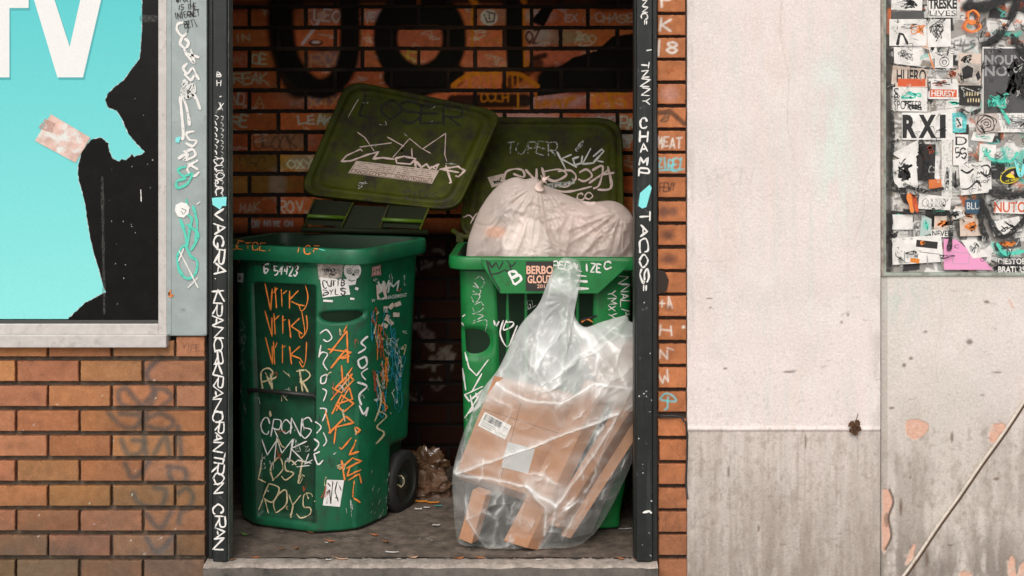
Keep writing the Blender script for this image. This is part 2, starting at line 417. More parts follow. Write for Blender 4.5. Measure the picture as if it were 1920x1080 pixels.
# alcove side walls and ceiling (rendered dark masonry)
m_ = MB(); m_.box((LW - .1, .12, -.17), (LW, BACK + .14, CEIL), darkm); m_.box((RW, .12, -.17), (RW + .1, BACK + .14, CEIL), darkm)
m_.build('alcove_side_walls', kind='structure')
m_ = MB(); m_.box((LW - .1, .0, CEIL), (RW + .1, BACK + .14, CEIL + .1), mat('alcove_ceiling_plaster', (.2, .18, .16), .9, noise_scale=5)); m_.build('alcove_ceiling', kind='structure')

# ------------------------------------------------------------------ brick builder
brickm = mat('painted_brick', vcol=True, spec=.2, rough=.85, noise_scale=35, noise_amt=.16, bump=.5, bump_scale=140, grain=.16)
mortm = mat('mortar', vcol=True, rough=.95, noise_scale=40, noise_amt=.25, bump=.8, bump_scale=120)
def brick(mb, xa, xb, ya, yb, d, cv, tint, cell=2.0, proud=.02, rnd=.003, chip=0.0, seed=0):
    """front-grid brick between photo px bounds at depth d"""
    nx, ny = max(3, int((xb - xa) / cell)), max(3, int((yb - ya) / cell)); P = []; C = []
    e = 1.2
    xs = [xa] + [xa + e + (xb - xa - 2 * e) * i / nx for i in range(nx + 1)] + [xb]; ys = [ya] + [ya + e + (yb - ya - 2 * e) * i / ny for i in range(ny + 1)] + [yb]
    tl = [random.uniform(-.0012, .0012) for _ in range(3)]
    jx = random.uniform(-.6, .6); jy = random.uniform(-.5, .5)
    for j, y in enumerate([ys[0]] + ys + [ys[-1]]):
        row = []
        for i, x in enumerate([xs[0]] + xs + [xs[-1]]):
            edge = (i <= 1 or i >= len(xs)) or (j <= 1 or j >= len(ys)); outer = i == 0 or j == 0 or i == len(xs) + 1 or j == len(ys) + 1
            n = noise.noise(Vector((x * .05, y * .05, seed))) * .0015
            wob = (noise.noise(Vector((x * .12, y * .12, seed + 5))) * .7 + max(0, noise.noise(Vector((x * .3, y * .3, seed + 9))) - .25) * 3) * (1 if j > len(ys) / 2 else 1) if edge else 0
            if edge: wob *= (-1 if (i > len(xs) / 2) else 1) if i <= 1 or i >= len(xs) else (-1 if j > len(ys) / 2 else 1)
            dd = d + n + (proud if outer else rnd if edge else 0) + tl[0] + tl[1] * (x - xa) / 100
            row.append(at(x + jx + wob, y + jy + wob, 0 + d) + Vector((0, dd - d, 0)))
            c = cv.samp(x, y); C.append((c[0] * tint[0], c[1] * tint[1], c[2] * tint[2]))
        P.append(row)
    mb.grid(P, brickm, C, smooth=False, flip=True)
def colgrid(mb, cv, xa, xb, ya, yb, d, cell, m, tint=(1, 1, 1), dz=None):
    nx, ny = int((xb - xa) / cell), int((yb - ya) / cell); P = []; C = []
    for j in range(ny + 1):
        y = ya + (yb - ya) * j / ny; row = []
        for i in range(nx + 1):
            x = xa + (xb - xa) * i / nx; p = at(x, y, d)
            if dz: p.y += dz(x, y)
            row.append(p); c = cv.samp(x, y); C.append((c[0] * tint[0], c[1] * tint[1], c[2] * tint[2]))
        P.append(row)
    mb.grid(P, m, C, smooth=True, flip=True)

# ================================================================== BACK WALL OF THE ALCOVE
BR = (.50, .12, .035)
cv = Canvas(330, -330, 1300, 1010, BR)
n1 = fbm(cv.H, cv.W, 60, 90, 11); cv.a *= (.55 + .75 * n1)[..., None]
def back_ink(cv, mort=False):
    rg = random.Random(5); G = (.13, .10, .08); Kb = (.006, .005, .003); Wb = (.75, .55, .42); Ob = (.58, .16, .008); Y = (.25, .17, .03)
    # grimy grey and yellow patches on the brick
    for x, y, rx, ry, c, a in ((600, 185, 60, 12, G, .8), (560, 185, 40, 16, (.2, .19, .15), .7), (500, 305, 70, 18, Y, .75), (580, 305, 40, 16, (.3, .25, .15), .7), (480, 345, 90, 18, Y, .6), (640, 110, 60, 14, (.22, .18, .17), .8),
            (720, 30, 30, 12, (.4, .3, .28), .8), (620, 30, 50, 14, (.2, .14, .1), .7), (930, 30, 50, 16, (.25, .15, .1), .6), (1010, 30, 30, 14, (.4, .28, .2), .8), (1040, 70, 60, 16, (.28, .2, .12), .8),
            (1010, 65, 26, 14, (.7, .4, .28), .9), (920, 120, 40, 10, (.5, .3, .2), .6), (985, 222, 70, 12, (.42, .27, .22), .8), (1130, 225, 40, 14, (.35, .22, .18), .7), (520, 345, 16, 30, (.5, .36, .3), .55),
            (700, 100, 20, 40, (.45, .12, .05), .6), (1040, 190, 60, 14, (.4, .28, .25), .7), (540, 265, 60, 16, (.24, .14, .08), .7), (610, 225, 20, 14, (.3, .25, .08), .7), (650, 265, 30, 16, (.3, .1, .04), .7)):
        cv.ell(x, y, rx, ry, c, a, .35)
    cv.ell(785, 85, 60, 60, (.46, .125, .055), .9, .2); cv.ell(905, 100, 44, 60, (.45, .12, .05), .8, .4); cv.ell(1030, 105, 70, 18, (.46, .125, .055), .9, .4); cv.ell(690, 110, 26, 40, (.44, .115, .042), .8, .4); cv.ell(610, 75, 44, 14, (.44, .115, .045), .8, .4); cv.ell(540, 190, 40, 14, (.46, .12, .035), .7, .4); cv.ell(660, 230, 30, 14, (.6, .15, .05), .6, .4)
    # white / orange small tags one per brick
    T = [('AND', 430, 118, 466, 118, 16, .22), ('DE', 474, 118, 502, 118, 18, .6), ('BREAK', 424, 157, 505, 157, 20, .5), ('ND', 434, 196, 460, 196, 20, .5), ('RE', 436, 234, 468, 234, 18, .7), ('LEAK', 560, 234, 628, 234, 17, .85),
         ('OXY', 540, 316, 590, 316, 15, .6), ('ROV', 520, 398, 572, 398, 20, .6), ('DR NITE ON', 472, 424, 550, 424, 10, .8), ('CHASE', 1118, 42, 1192, 42, 17, .45), ('EX', 1060, 40, 1085, 40, 14, .5), ('CRIP', 1120, 238, 1155, 238, 18, .7),
         ('PAZE', 1165, 240, 1215, 240, 20, .8), ('ACO', 1080, 80, 1120, 80, 14, .4), ('TURNIP', 1158, 260, 1192, 260, 9, .7), ('OR', 1168, 268, 1184, 268, 7, .7), ('BEET', 1158, 276, 1184, 276, 8, .7), ('IN', 440, 78, 470, 78, 14, .4), ('EVE', 545, 198, 566, 198, 10, .3),
         ('MAK', 450, 398, 490, 398, 18, .35), ('QUY', 1062, 236, 1106, 236, 14, .6), ('LEO', 590, 40, 640, 40, 20, .7), ('SAVE', 665, 40, 705, 40, 16, .5), ('MOR', 985, 80, 1020, 80, 18, .0), ('BAD', 940, 238, 1000, 238, 12, .3)]
    for t, a, b, c, d_, h, al in T:
        if al: cv.tag(t, a, b, c, d_, h, 2.6, Wb if al > .31 else (.4, .3, .25), min(1, al * 1.3), rng=rg)
    cv.tag('RCO', 584, 124, 650, 124, 24, 4, (.65, .24, .1), .9, rng=rg); cv.tag('DA', 668, 84, 700, 84, 26, 4, (.45, .25, .08), .7, rng=rg); cv.tag('S5', 745, 124, 782, 124, 26, 4, (.55, .3, .05), .9, rng=rg)
    cv.tag('ULOCK', 478, 280, 560, 280, 24, 2.5, (.05, .03, .02), .8, rng=rg); cv.tag('DSC', 450, 318, 500, 318, 22, 2, (.06, .04, .02), .7, rng=rg); cv.tag('A', 478, 200, 500, 200, 18, 2, (.7, .4, .15), .7, rng=rg)
    cv.tag('X4X', 580, 200, 640, 200, 20, 3, (.6, .25, .06), .8, rng=rg); cv.tag('OZ', 988, 80, 1014, 80, 22, 4, Kb, .9, rng=rg)
    cv.ell(917, 33, 16, 15, (.6, .45, .38), .9, .1); cv.stroke([(908, 28), (914, 42), (926, 40), (928, 26), (912, 22)], 3, Kb); cv.stroke([(917, 25), (918, 36)], 3, Kb)
    cv.stroke([(567, 82), (590, 52), (604, 28)], 6, (.6, .4, .35), .9); cv.ell(603, 30, 9, 8, (.45, .3, .2), .9); cv.ell(592, 80, 14, 6, (.03, .02, .02), .9); cv.ell(592, 79, 8, 3, (.55, .42, .35), .9)
    for k in range(260):
        x, y = rg.uniform(430, 1190), rg.uniform(15, 420)
        cv.stroke(scribble(x, y, rg.uniform(14, 45), rg.uniform(8, 20), 6, rg), rg.uniform(1, 2.4), rg.choice((Wb, Wb, Wb, (.05, .04, .03), Ob, (.5, .3, .1))), rg.uniform(.2, .65))
    # large black spray letters
    cv.stroke(catmull([(540, -120), (528, -20), (530, 60), (545, 120), (585, 162), (622, 160), (650, 120), (656, 50), (652, -60)], 8), 40, Kb, 1, 4)
    cv.stroke(catmull([(530, -20), (526, 60), (538, 120), (560, 160)], 8), 50, Kb, .97, 5)
    cv.stroke([(500, -150), (1200, -150)], 40, Kb, .9, 10); cv.stroke([(540, -2), (900, -4), (1200, 2)], 26, Kb, .95, 4); cv.stroke([(440, 10), (560, 4)], 22, Kb, .7, 6)
    ring = [(787 + 65 * math.cos(t), 72 + 72 * math.sin(t)) for t in [i * math.pi / 18 for i in range(37)]]; cv.stroke(ring, 46, Kb, 1, 3); cv.stroke([(735, 30), (840, 30)], 40, Kb, 1, 3)
    cv.stroke([(740, 145), (790, 160), (850, 140)], 46, Kb, 1, 4); cv.stroke([(966, -60), (965, 60), (967, 130)], 34, Kb, 1, 2); cv.poly([(995, 40), (1020, 50), (1040, 12), (1020, 10)], Kb)
    cv.poly([(1000, 182), (1010, 150), (1050, 125), (1075, 108), (1120, 95), (1150, 68), (1205, 60), (1230, 120), (1220, 168), (1130, 172), (1080, 172)], Kb); cv.stroke([(1030, 150), (1200, 120)], 50, Kb, 1, 6)
    cv.stroke([(1075, 165), (1190, 155)], 20, Kb, .9, 5); cv.stroke([(950, 160), (1010, 120)], 20, Kb, .8, 3); cv.stroke([(850, 190), (985, 188)], 26, Kb, .95, 3); cv.stroke([(1000, 110), (1022, 104)], 10, Kb, .9, 2); cv.stroke([(1130, 8), (1200, 6)], 30, Kb, .8, 8)
    # orange dripping arc, drips, letters
    cv.stroke(catmull([(850, 160), (866, 148), (888, 138), (935, 134)], 6), 9, Ob, .95, 1); cv.stroke(catmull([(946, 136), (975, 140), (995, 152), (1008, 162)], 6), 9, Ob, .95, 1)
    for x, y0, y1, ww in ((855, 152, 177, 3), (881, 145, 164, 5), (902, 136, 157, 3), (912, 136, 154, 3), (926, 136, 164, 3), (933, 136, 150, 2.5), (950, 138, 161, 3), (961, 140, 163, 3), (971, 143, 202, 3.5), (983, 146, 163, 3), (992, 150, 163, 3), (1005, 168, 204, 4), (886, -60, 88, 4.5), (982, -60, 126, 4), (989, 112, 124, 3), (785, -5, 9, 3), (918, 136, 158, 3)):
        cv.stroke([(x, y0), (x + rg.uniform(-1, 1), y1)], ww, Ob, .95, .6)
    cv.stroke([(884, 0), (892, 6)], 9, Ob, .9, 1); cv.stroke([(980, 0), (984, 5)], 8, Ob, .9, 1)
    cv.tag('CCLH', 902, 190, 956, 190, 17, 2.8, Ob, .95, jit=.25, rng=rg)
    cv.stroke([(1010, 196), (1050, 192), (1076, 184)], 12, Ob, .75, 3); cv.stroke([(1020, 200), (1024, 188), (1030, 200)], 4, Ob); cv.stroke([(1060, 202), (1066, 186), (1074, 184)], 5, Ob); cv.stroke([(1045, 186), (1052, 202)], 5, Ob)
    cv.stroke(ring and [(1122 + 9 * math.cos(t), 189 + 13 * math.sin(t)) for t in [i * .5 for i in range(13)]], 4, Ob); cv.stroke([(1140, 174), (1150, 202)], 6, Ob); cv.stroke([(1142, 176), (1172, 175)], 5, Ob); cv.stroke([(1150, 190), (1172, 188), (1172, 202)], 4, Ob); cv.tag('ED', 1012, 204, 1045, 204, 14, 2, (.2, .08, .02), .4, rng=rg)
    cv.a = np.minimum(cv.a * 1.9, .85); cv.a[770:] = cv.a[770:] * .035; cv.a[745:770] *= np.linspace(1, .035, 25)[:, None, None]  # shade of the gap between the bins put into the lower wall colour
    # faint tags low down between the bins
    for k in range(16):
        x, y = rg.uniform(770, 840), rg.uniform(470, 740); cv.stroke(scribble(x, y, 30, 34, 5, rg), 5, (.3, .24, .2), .55, 1.5)
back_ink(cv)
mk = Canvas(330, -330, 1300, 1010, (.022, .014, .009)); g_ = fbm(mk.H, mk.W, 20, 20, 4); mk.a *= (.5 + g_)[..., None]
mk.a[760:] *= .3; mk.stroke([(886, -60), (886, 88)], 4, (.3, .12, .01), .6); mk.ell(590, 100, 60, 50, (.07, .045, .03), .7, .3); mk.ell(900, 90, 110, 60, (.07, .035, .02), .7, .3)  # lower mortar darkened as well, same painted shade
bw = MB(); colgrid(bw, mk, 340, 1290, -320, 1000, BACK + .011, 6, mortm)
rows_y = [16 + 39.25 * k for k in range(-8, 24)]
cov = {}
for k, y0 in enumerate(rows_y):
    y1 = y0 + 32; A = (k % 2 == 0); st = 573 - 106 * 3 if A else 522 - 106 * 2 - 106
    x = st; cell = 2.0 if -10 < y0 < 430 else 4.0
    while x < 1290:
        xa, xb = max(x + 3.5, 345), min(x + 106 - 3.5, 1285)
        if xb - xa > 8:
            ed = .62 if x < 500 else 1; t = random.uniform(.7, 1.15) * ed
            if y0 > 430: t *= .8  # lower bricks a step darker, part of the painted shade
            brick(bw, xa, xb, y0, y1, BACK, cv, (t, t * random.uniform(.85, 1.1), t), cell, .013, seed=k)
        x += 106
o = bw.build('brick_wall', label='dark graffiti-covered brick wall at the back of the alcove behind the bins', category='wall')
m_ = MB(); m_.box((LW - .1, BACK + .012, -.17), (RW + .1, BACK + .14, CEIL), darkm); m_.build('wall_backing', parent=o)

# ================================================================== LEFT BRICK WALL under the window
cv = Canvas(-140, 600, 400, 1160, (.36, .152, .072)); H, Wd = cv.H, cv.W
n1 = fbm(H, Wd, 50, 120, 21); cv.a *= (.82 + .36 * n1)[..., None]
gy = np.arange(H)[:, None] + 600.0
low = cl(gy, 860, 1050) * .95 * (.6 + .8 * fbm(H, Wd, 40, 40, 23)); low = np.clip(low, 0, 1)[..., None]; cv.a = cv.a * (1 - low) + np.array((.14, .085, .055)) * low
GG = (.085, .072, .068)
for p in ([(222, 735), (235, 728), (250, 745), (262, 758), (245, 765), (225, 755), (222, 735)], [(262, 770), (290, 735), (305, 730), (322, 745), (300, 765)], [(205, 775), (230, 800), (255, 800), (262, 780), (225, 775)], [(275, 785), (300, 775), (325, 790), (310, 805), (280, 800)],
          [(228, 825), (240, 850), (262, 850), (270, 830), (250, 825)], [(290, 850), (310, 820), (318, 850)], [(235, 870), (248, 895), (265, 885), (280, 865)], [(315, 875), (345, 880), (348, 900), (330, 905), (318, 890), (320, 875)], [(250, 925), (262, 945), (300, 950), (310, 920), (290, 915)],
          [(335, 925), (350, 915), (362, 930), (355, 950), (340, 960), (335, 980)], [(275, 965), (300, 990), (320, 960)], [(275, 1010), (295, 1035), (320, 1010), (330, 1000)], [(330, 830), (335, 800), (340, 860)], [(300, 670), (275, 700), (290, 740), (270, 790), (275, 860)]):
    cv.stroke(catmull(p, 6), 12, GG, .62, 3.5); cv.stroke(catmull(p, 6), 6, GG, .45, 2)
cv.ell(295, 830, 90, 190, GG, .28, .8)
cv.tag('YIPE', 342, 656, 376, 656, 10, 2, (.05, .03, .03), .6)
for k in range(26): x, y = random.uniform(0, 384), random.uniform(680, 1075); cv.ell(x, y, random.uniform(.8, 1.8), random.uniform(.8, 2), (.6, .55, .5), .8)
for k in range(14): x, y = random.uniform(-100, 384), random.uniform(680, 1000); cv.ell(x, y, random.uniform(8, 30), random.uniform(5, 14), (.22, .09, .05), .4, .8)
mk = Canvas(-140, 600, 400, 1160, (.13, .10, .075)); mk.a *= (.4 + 1.1 * fbm(mk.H, mk.W, 12, 12, 31))[..., None]
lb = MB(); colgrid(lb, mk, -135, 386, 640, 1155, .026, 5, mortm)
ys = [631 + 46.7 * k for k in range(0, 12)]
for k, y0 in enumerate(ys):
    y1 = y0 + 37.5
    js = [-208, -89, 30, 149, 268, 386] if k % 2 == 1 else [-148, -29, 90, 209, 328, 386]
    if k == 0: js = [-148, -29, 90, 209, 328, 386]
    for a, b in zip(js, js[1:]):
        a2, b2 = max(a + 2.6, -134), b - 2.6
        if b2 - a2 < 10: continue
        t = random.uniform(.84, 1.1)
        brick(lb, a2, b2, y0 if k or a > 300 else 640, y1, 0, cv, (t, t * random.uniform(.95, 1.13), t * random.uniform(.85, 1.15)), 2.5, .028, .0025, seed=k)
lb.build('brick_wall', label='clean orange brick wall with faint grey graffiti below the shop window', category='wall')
# solid wall core behind the facing and reveal beside the post
m_ = MB(); m_.box((at(-135, 0, 0).x, .032, -.17), (at(386, 0, 0).x, .2, at(0, 600, 0).z), darkm, .003); m_.box((LW - .1, .2, -.17), (at(386, 0, 0).x - .1, .24, CEIL), darkm)
m_.build('wall_core', kind='structure')

# ================================================================== RIGHT BRICK PIER
cv = Canvas(1225, -60, 1300, 1160, (.41, .15, .062)); H, Wd = cv.H, cv.W; cv.a *= (.8 + .4 * fbm(H, Wd, 30, 30, 41))[..., None]
gy = np.arange(H)[:, None] - 60.0; low = (cl(gy, 820, 1040) * .6)[..., None] * np.ones((H, Wd, 1)); cv.a = cv.a * (1 - low) + np.array((.2, .1, .06)) * low
PWc = (.7, .64, .58)
cv.tag('P', 1240, 16, 1262, 16, 30, 4, PWc); cv.tag('K', 1240, 60, 1262, 60, 26, 4, PWc); cv.stroke([(1236, 76), (1234, 104)], 4, PWc); cv.tag('8', 1252, 100, 1274, 100, 20, 4, PWc)
cv.ell(1255, 178, 18, 12, (.42, .2, .14), .6, .4); cv.ell(1256, 175, 14, 16, (.5, .25, .2), .5, .5); cv.stroke(scribble(1254, 132, 30, 16, 9), 2, (.3, .08, .03), .8)
cv.stroke([(1236, 212), (1255, 208), (1282, 232)], 9, (.05, .03, .02), .8, 2); cv.stroke(scribble(1248, 222, 22, 20, 8), 3, (.05, .04, .03), .8); cv.tag('MEAT', 1233, 276, 1280, 276, 18, 2.6, PWc); cv.tag('ZIRE1', 1234, 318, 1281, 318, 20, 2.6, (.1, .55, .6)); cv.stroke([(1236, 320), (1282, 318)], 2, (.1, .55, .6))
cv.tag('FEWY', 1238, 358, 1268, 356, 14, 2.2, (.03, .02, .02)); cv.ell(1245, 397, 10, 10, (.07, .04, .04), .7, .5); cv.ell(1262, 397, 8, 8, (.12, .06, .05), .7, .5); cv.ell(1252, 441, 12, 9, (.05, .03, .03), .7, .6); cv.ell(1255, 485, 14, 9, (.06, .03, .03), .7, .6)
cv.tag('+A', 1236, 578, 1262, 578, 20, 2.4, PWc); cv.ell(1253, 577, 8, 6, (.08, .04, .03), .6, .6); cv.tag('H', 1240, 628, 1262, 628, 18, 2.6, PWc); cv.ell(1281, 613, 3, 3, PWc); cv.tag('N', 1238, 672, 1254, 672, 14, 2.6, PWc); cv.stroke([(1250, 652), (1262, 656)], 2, PWc, .8); cv.tag('W', 1240, 720, 1262, 712, 20, 2.6, PWc)
cv.stroke(catmull([(1238, 748), (1248, 738), (1262, 742), (1268, 752), (1252, 752), (1240, 750)], 5), 2.4, (.1, .55, .6)); cv.stroke([(1253, 745), (1252, 766), (1247, 768)], 2.4, (.1, .55, .6))
for k in range(12): cv.stroke([(random.uniform(1236, 1282), y := random.uniform(800, 1000)), (random.uniform(1236, 1282), y + 30)], 1.5, (.12, .06, .04), .5, 1)
mk = Canvas(1225, -60, 1300, 1160, (.06, .04, .03)); pr = MB(); colgrid(pr, mk, 1226, 1292, -55, 1150, .022, 5, mortm)
tops = [-59, -15, 28, 71, 114, 158, 202, 245, 289, 333, 378, 422, 467, 511, 555, 600, 645, 690, 735, 787, 826, 870, 916, 960, 1004, 1050, 1094]
for k, y0 in enumerate(tops):
    h = 31 if y0 == 787 else 37.5; t = random.uniform(.88, 1.1); sx = random.uniform(-1, 1)
    brick(pr, 1232.5 + sx + y0 * .003, 1285 + y0 * .003, y0, y0 + h, 0, cv, (t, t, t), 2, .024, .0025, seed=k + 60)
# broken patch: dark hole and cable at y~775
dd = Deco(plane_cast(0), pr, .004); dd.poly([(1232, 505), (1246, 508), (1254, 525), (1250, 545), (1232, 552)], mat('broken_brick_dark', (.03, .02, .015), .95))
pr.build('brick_pier', label='narrow column of orange bricks with small tags between dark post and pale plaster', category='wall')
m_ = MB(); m_.box((at(1226, 0, 0).x, .025, -.17), (at(1292, 0, 0).x, .3, CEIL), darkm); m_.build('pier_core', kind='structure')
m_ = MB(); blk = mat('black_rubber', (.02, .02, .022), .55, noise_scale=60)
pth = [at(1231, 778, -.012)] + [at(x, y, -.012) for x, y in ((1245, 780), (1262, 779), (1276, 782), (1286, 792), (1289, 815), (1288, 860), (1286, 905), (1289, 935))]
m_.tube(pth, .0035, blk, 8); m_.build('cable', label='thin black cable running across the brick pier and down its plaster edge', category='cable')

# ================================================================== PLASTER WALL right
cv = Canvas(1280, -60, 2060, 1160, (.68, .605, .58)); H, Wd = cv.H, cv.W; a = cv.a
gy = np.arange(H)[:, None] - 60.0 + np.zeros((1, Wd)); gx = np.arange(Wd)[None, :] + 1280.0 + np.zeros((H, 1))
def mixc(mask, col): 
    mask = np.clip(mask, 0, 1)[..., None]; cv.a = cv.a * (1 - mask) + np.array(col) * mask
mixc(cl(fbm(H, Wd, 120, 120, 51), .35, .7) * .6, (.585, .535, .51)); mixc(cl(fbm(H, Wd, 200, 40, 151), .5, .75) * .35, (.66, .55, .50)); mixc((gx <= 1650) * cl(fbm(H, Wd, 160, 16, 152, 3), .6, .8) * .35, (.56, .58, .55)); mixc(cl(fbm(H, Wd, 60, 40, 52), .6, .8) * .35, (.72, .68, .65))
mixc((gx > 1650) * (gy > 510) * cl(fbm(H, Wd, 180, 150, 53), .35, .6) * .6, (.54, .52, .47)); mixc((gx > 1650) * (gy > 510) * .6 * cl(gy, 640, 860), (.47, .42, .375))
mixc((gx <= 1650) * cl(np.hypot((gx - 1565) / 55, (gy - 270) / 240), 1, .2) * .7 * cl(fbm(H, Wd, 60, 12, 54), .3, .6), (.60, .68, .63))
mixc((gx <= 1650) * cl(np.hypot((gx - 1550) / 40, (gy - 140) / 40), 1, .2) * .35, (.60, .70, .66))
st = .65 * fbm(H, Wd, 110, 10, 55, 4) + .35 * fbm(H, Wd, 60, 70, 155, 5); lowA = cl(gy + 14 * (fbm(H, Wd, 14, 30, 255, 3) - .5), 800, 812); mixc((gx <= 1650) * lowA * (.55 + .3 * cl(st, .38, .62)), (.42, .365, .32)); mixc((gx <= 1650) * cl(gy + 110 * (st - .5), 850, 1070) * (.35 + .35 * cl(fbm(H, Wd, 60, 9, 56), .3, .65)), (.20, .165, .135)); mixc((gx <= 1650) * lowA * cl(fbm(H, Wd, 120, 4, 256, 2), .55, .85) * .35, (.25, .2, .165))
mixc((gx > 1650) * cl(gy, 720, 900) * cl(fbm(H, Wd, 110, 26, 57), .42, .66) * .6, (.29, .25, .215)); mixc((gx > 1650) * cl(gy + 60 * (st - .5), 960, 1060) * .6 * cl(fbm(H, Wd, 40, 12, 58), .25, .55), (.10, .08, .065))
mixc(cl(fbm(H, Wd, 5, 4, 59, 2), .68, .8) * .45 * cl(gy, 600, 1000), (.2, .16, .13)); mixc(cl(fbm(H, Wd, 14, 8, 66, 3), .56, .74) * .35 * (gy > 800), (.24, .19, .15)); mixc(cl(fbm(H, Wd, 3, 3, 60, 1), .9, 1) * .25, (.35, .31, .28))
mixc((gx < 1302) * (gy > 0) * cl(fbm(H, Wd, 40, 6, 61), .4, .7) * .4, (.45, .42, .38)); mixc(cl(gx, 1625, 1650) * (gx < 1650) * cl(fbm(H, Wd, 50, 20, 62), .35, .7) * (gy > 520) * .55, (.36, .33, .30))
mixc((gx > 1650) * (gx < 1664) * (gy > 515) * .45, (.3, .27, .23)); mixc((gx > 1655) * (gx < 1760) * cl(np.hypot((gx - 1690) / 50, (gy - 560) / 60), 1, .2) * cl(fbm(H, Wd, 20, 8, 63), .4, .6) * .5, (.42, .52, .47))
DK = (.12, .075, .05); PKc = (.60, .36, .27)
for pts in ([(1700, 788), (1718, 786), (1742, 796), (1733, 815), (1716, 824), (1702, 818), (1697, 806)], [(1862, 795), (1885, 795), (1876, 828), (1858, 830), (1854, 815)], [(1654, 917), (1668, 920), (1674, 940), (1667, 965), (1670, 1000), (1662, 1030), (1654, 1028)], [(1706, 1030), (1716, 1018), (1712, 1046), (1698, 1060)], [(1890, 1050), (1900, 1042), (1906, 1080), (1892, 1080)], [(1800, 1074), (1815, 1070), (1822, 1080), (1800, 1085)], [(1912, 1060), (1930, 1050), (1930, 1100), (1905, 1100)]):
    q_ = catmull(list(pts) + [pts[0]], 5); q_ = [(x_ + random.uniform(-1.3, 1.3), y_ + random.uniform(-1.3, 1.3)) for x_, y_ in q_]
    cv.poly(q_, PKc); cv.stroke(q_[:len(q_) // 2], 1.3, DK, .55, .8); cv.stroke(q_[len(q_) // 2:], 1.6, (.7, .66, .6), .5, .8)
    mx_, my_ = sum(a_[0] for a_ in pts) / len(pts), sum(a_[1] for a_ in pts) / len(pts)
    for k in range(5): cv.ell(mx_ + random.uniform(-9, 9), my_ + random.uniform(-9, 9), random.uniform(2, 6), random.uniform(2, 5), random.choice(((.5, .42, .36), (.45, .24, .17), (.64, .46, .38))), .5, .6)
cv.stroke(catmull([(1668, 918), (1675, 942), (1666, 970), (1671, 1005), (1660, 1030)], 6), 4, (.05, .03, .02), .9, 1); cv.ell(1662, 975, 4, 14, DK, .6)
for x, y, rx, ry in ((1578, 604, 2.5, 2.5), (1818, 641, 6, 5), (1708, 672, 4, 3), (1695, 685, 4, 4), (1735, 622, 4, 2), (1870, 698, 8, 2), (1672, 765, 5, 2.5), (1689, 952, 3, 15), (1738, 1048, 3, 14), (1868, 898, 6, 3), (1480, 697, 12, 2), (1360, 691, 4, 2), (1332, 577, 3, 2), (1330, 560, 6, 1.5), (1366, 884, 2, 10), (1510, 828, 1.8, 14), (1422, 990, 2, 6), (1590, 590, 3, 3), (1842, 741, 5, 1.5), (1782, 1022, 6, 1.2), (1850, 566, 5, 3), (1707, 895, 2, 3), (1785, 820, 3, 10)):
    cv.ell(x, y, rx, ry, DK, .75, .3)
cv.stroke([(1578, 590), (1592, 584)], 1.5, DK, .5); cv.stroke([(1892, 562), (1900, 578)], 2.5, (.6, .25, .15), .7); cv.stroke([(1845, 566), (1868, 570)], 2, DK, .4); cv.stroke([(1470, 698), (1494, 694)], 2.5, (.3, .28, .26), .6); cv.stroke([(1540, 690), (1550, 685)], 1.5, DK, .4)
for k in range(70): x, y = random.uniform(1300, 1930), random.uniform(520, 1075); l = random.uniform(2, 12); cv.stroke([(x, y), (x + l, y + random.uniform(-3, 3))], random.uniform(.8, 1.8), DK, random.uniform(.15, .5), .8)
for k in range(40): x, y = random.uniform(1300, 1640), random.uniform(0, 780); l = random.uniform(2, 9); cv.stroke([(x, y), (x + l, y + random.uniform(-3, 3))], random.uniform(.8, 1.5), (.4, .36, .33), random.uniform(.15, .4), .8)
for k in range(46):
    x, y = random.uniform(1300, 1930), random.uniform(820, 1060); cv.stroke([(x, y), (x + random.uniform(-1, 1), y + random.uniform(10, 50))], random.uniform(1, 2.5), (.2, .15, .11), random.uniform(.15, .4), 1)
cv.tag('YRON', 1318, 345, 1415, 345, 30, 1.6, (.42, .38, .36), .5, jit=.6); cv.tag('F', 1330, 362, 1375, 352, 28, 1.4, (.42, .38, .36), .45); cv.tag('E', 1322, 378, 1360, 360, 20, 1.2, (.42, .38, .36), .35)
for p in ([(1470, -40), (1466, 60), (1480, 140), (1474, 230), (1488, 300)], [(1640, 300), (1618, 340), (1622, 400), (1600, 450)], [(1300, 470), (1330, 490), (1372, 486)], [(1760, 530), (1768, 600), (1752, 660), (1760, 720)]):
    cv.stroke(catmull([(x_ + random.uniform(-3, 3), y_) for x_, y_ in p], 6), 1.1, (.38, .33, .3), .55, .7)
for k in range(9): x = random.uniform(1310, 1640); y = random.uniform(-30, 500); cv.stroke([(x, y), (x + random.uniform(-2, 2), y + random.uniform(60, 240))], random.uniform(2, 6), (.56, .52, .49), .3, 2.5)
plast = mat('rough_plaster', vcol=True, rough=.9, noise_scale=120, noise_amt=.07, bump=.7, bump_scale=90, grain=.12)
def dzA(x, y):
    v = .0016 * noise.noise(Vector((x * .02, y * .02, 0))) + .0006 * noise.noise(Vector((x * .2, y * .2, 0)))
    v += -.010 * math.exp(-((y - 804) / 2.6) ** 2) if x < 1650 else 0
    if x < 1650 and y > 806: v -= .003
    if y > 850 and x < 1312: v += .005 * max(0, noise.noise(Vector((x * .1, y * .06, 4))))
    if x < 1292 : v += .004 + .004 * noise.noise(Vector((0, y * .05, 8)))
    return v
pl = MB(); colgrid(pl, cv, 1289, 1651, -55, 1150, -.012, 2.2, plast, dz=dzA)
dd = Deco(plane_cast(-.013), pl, .0); 
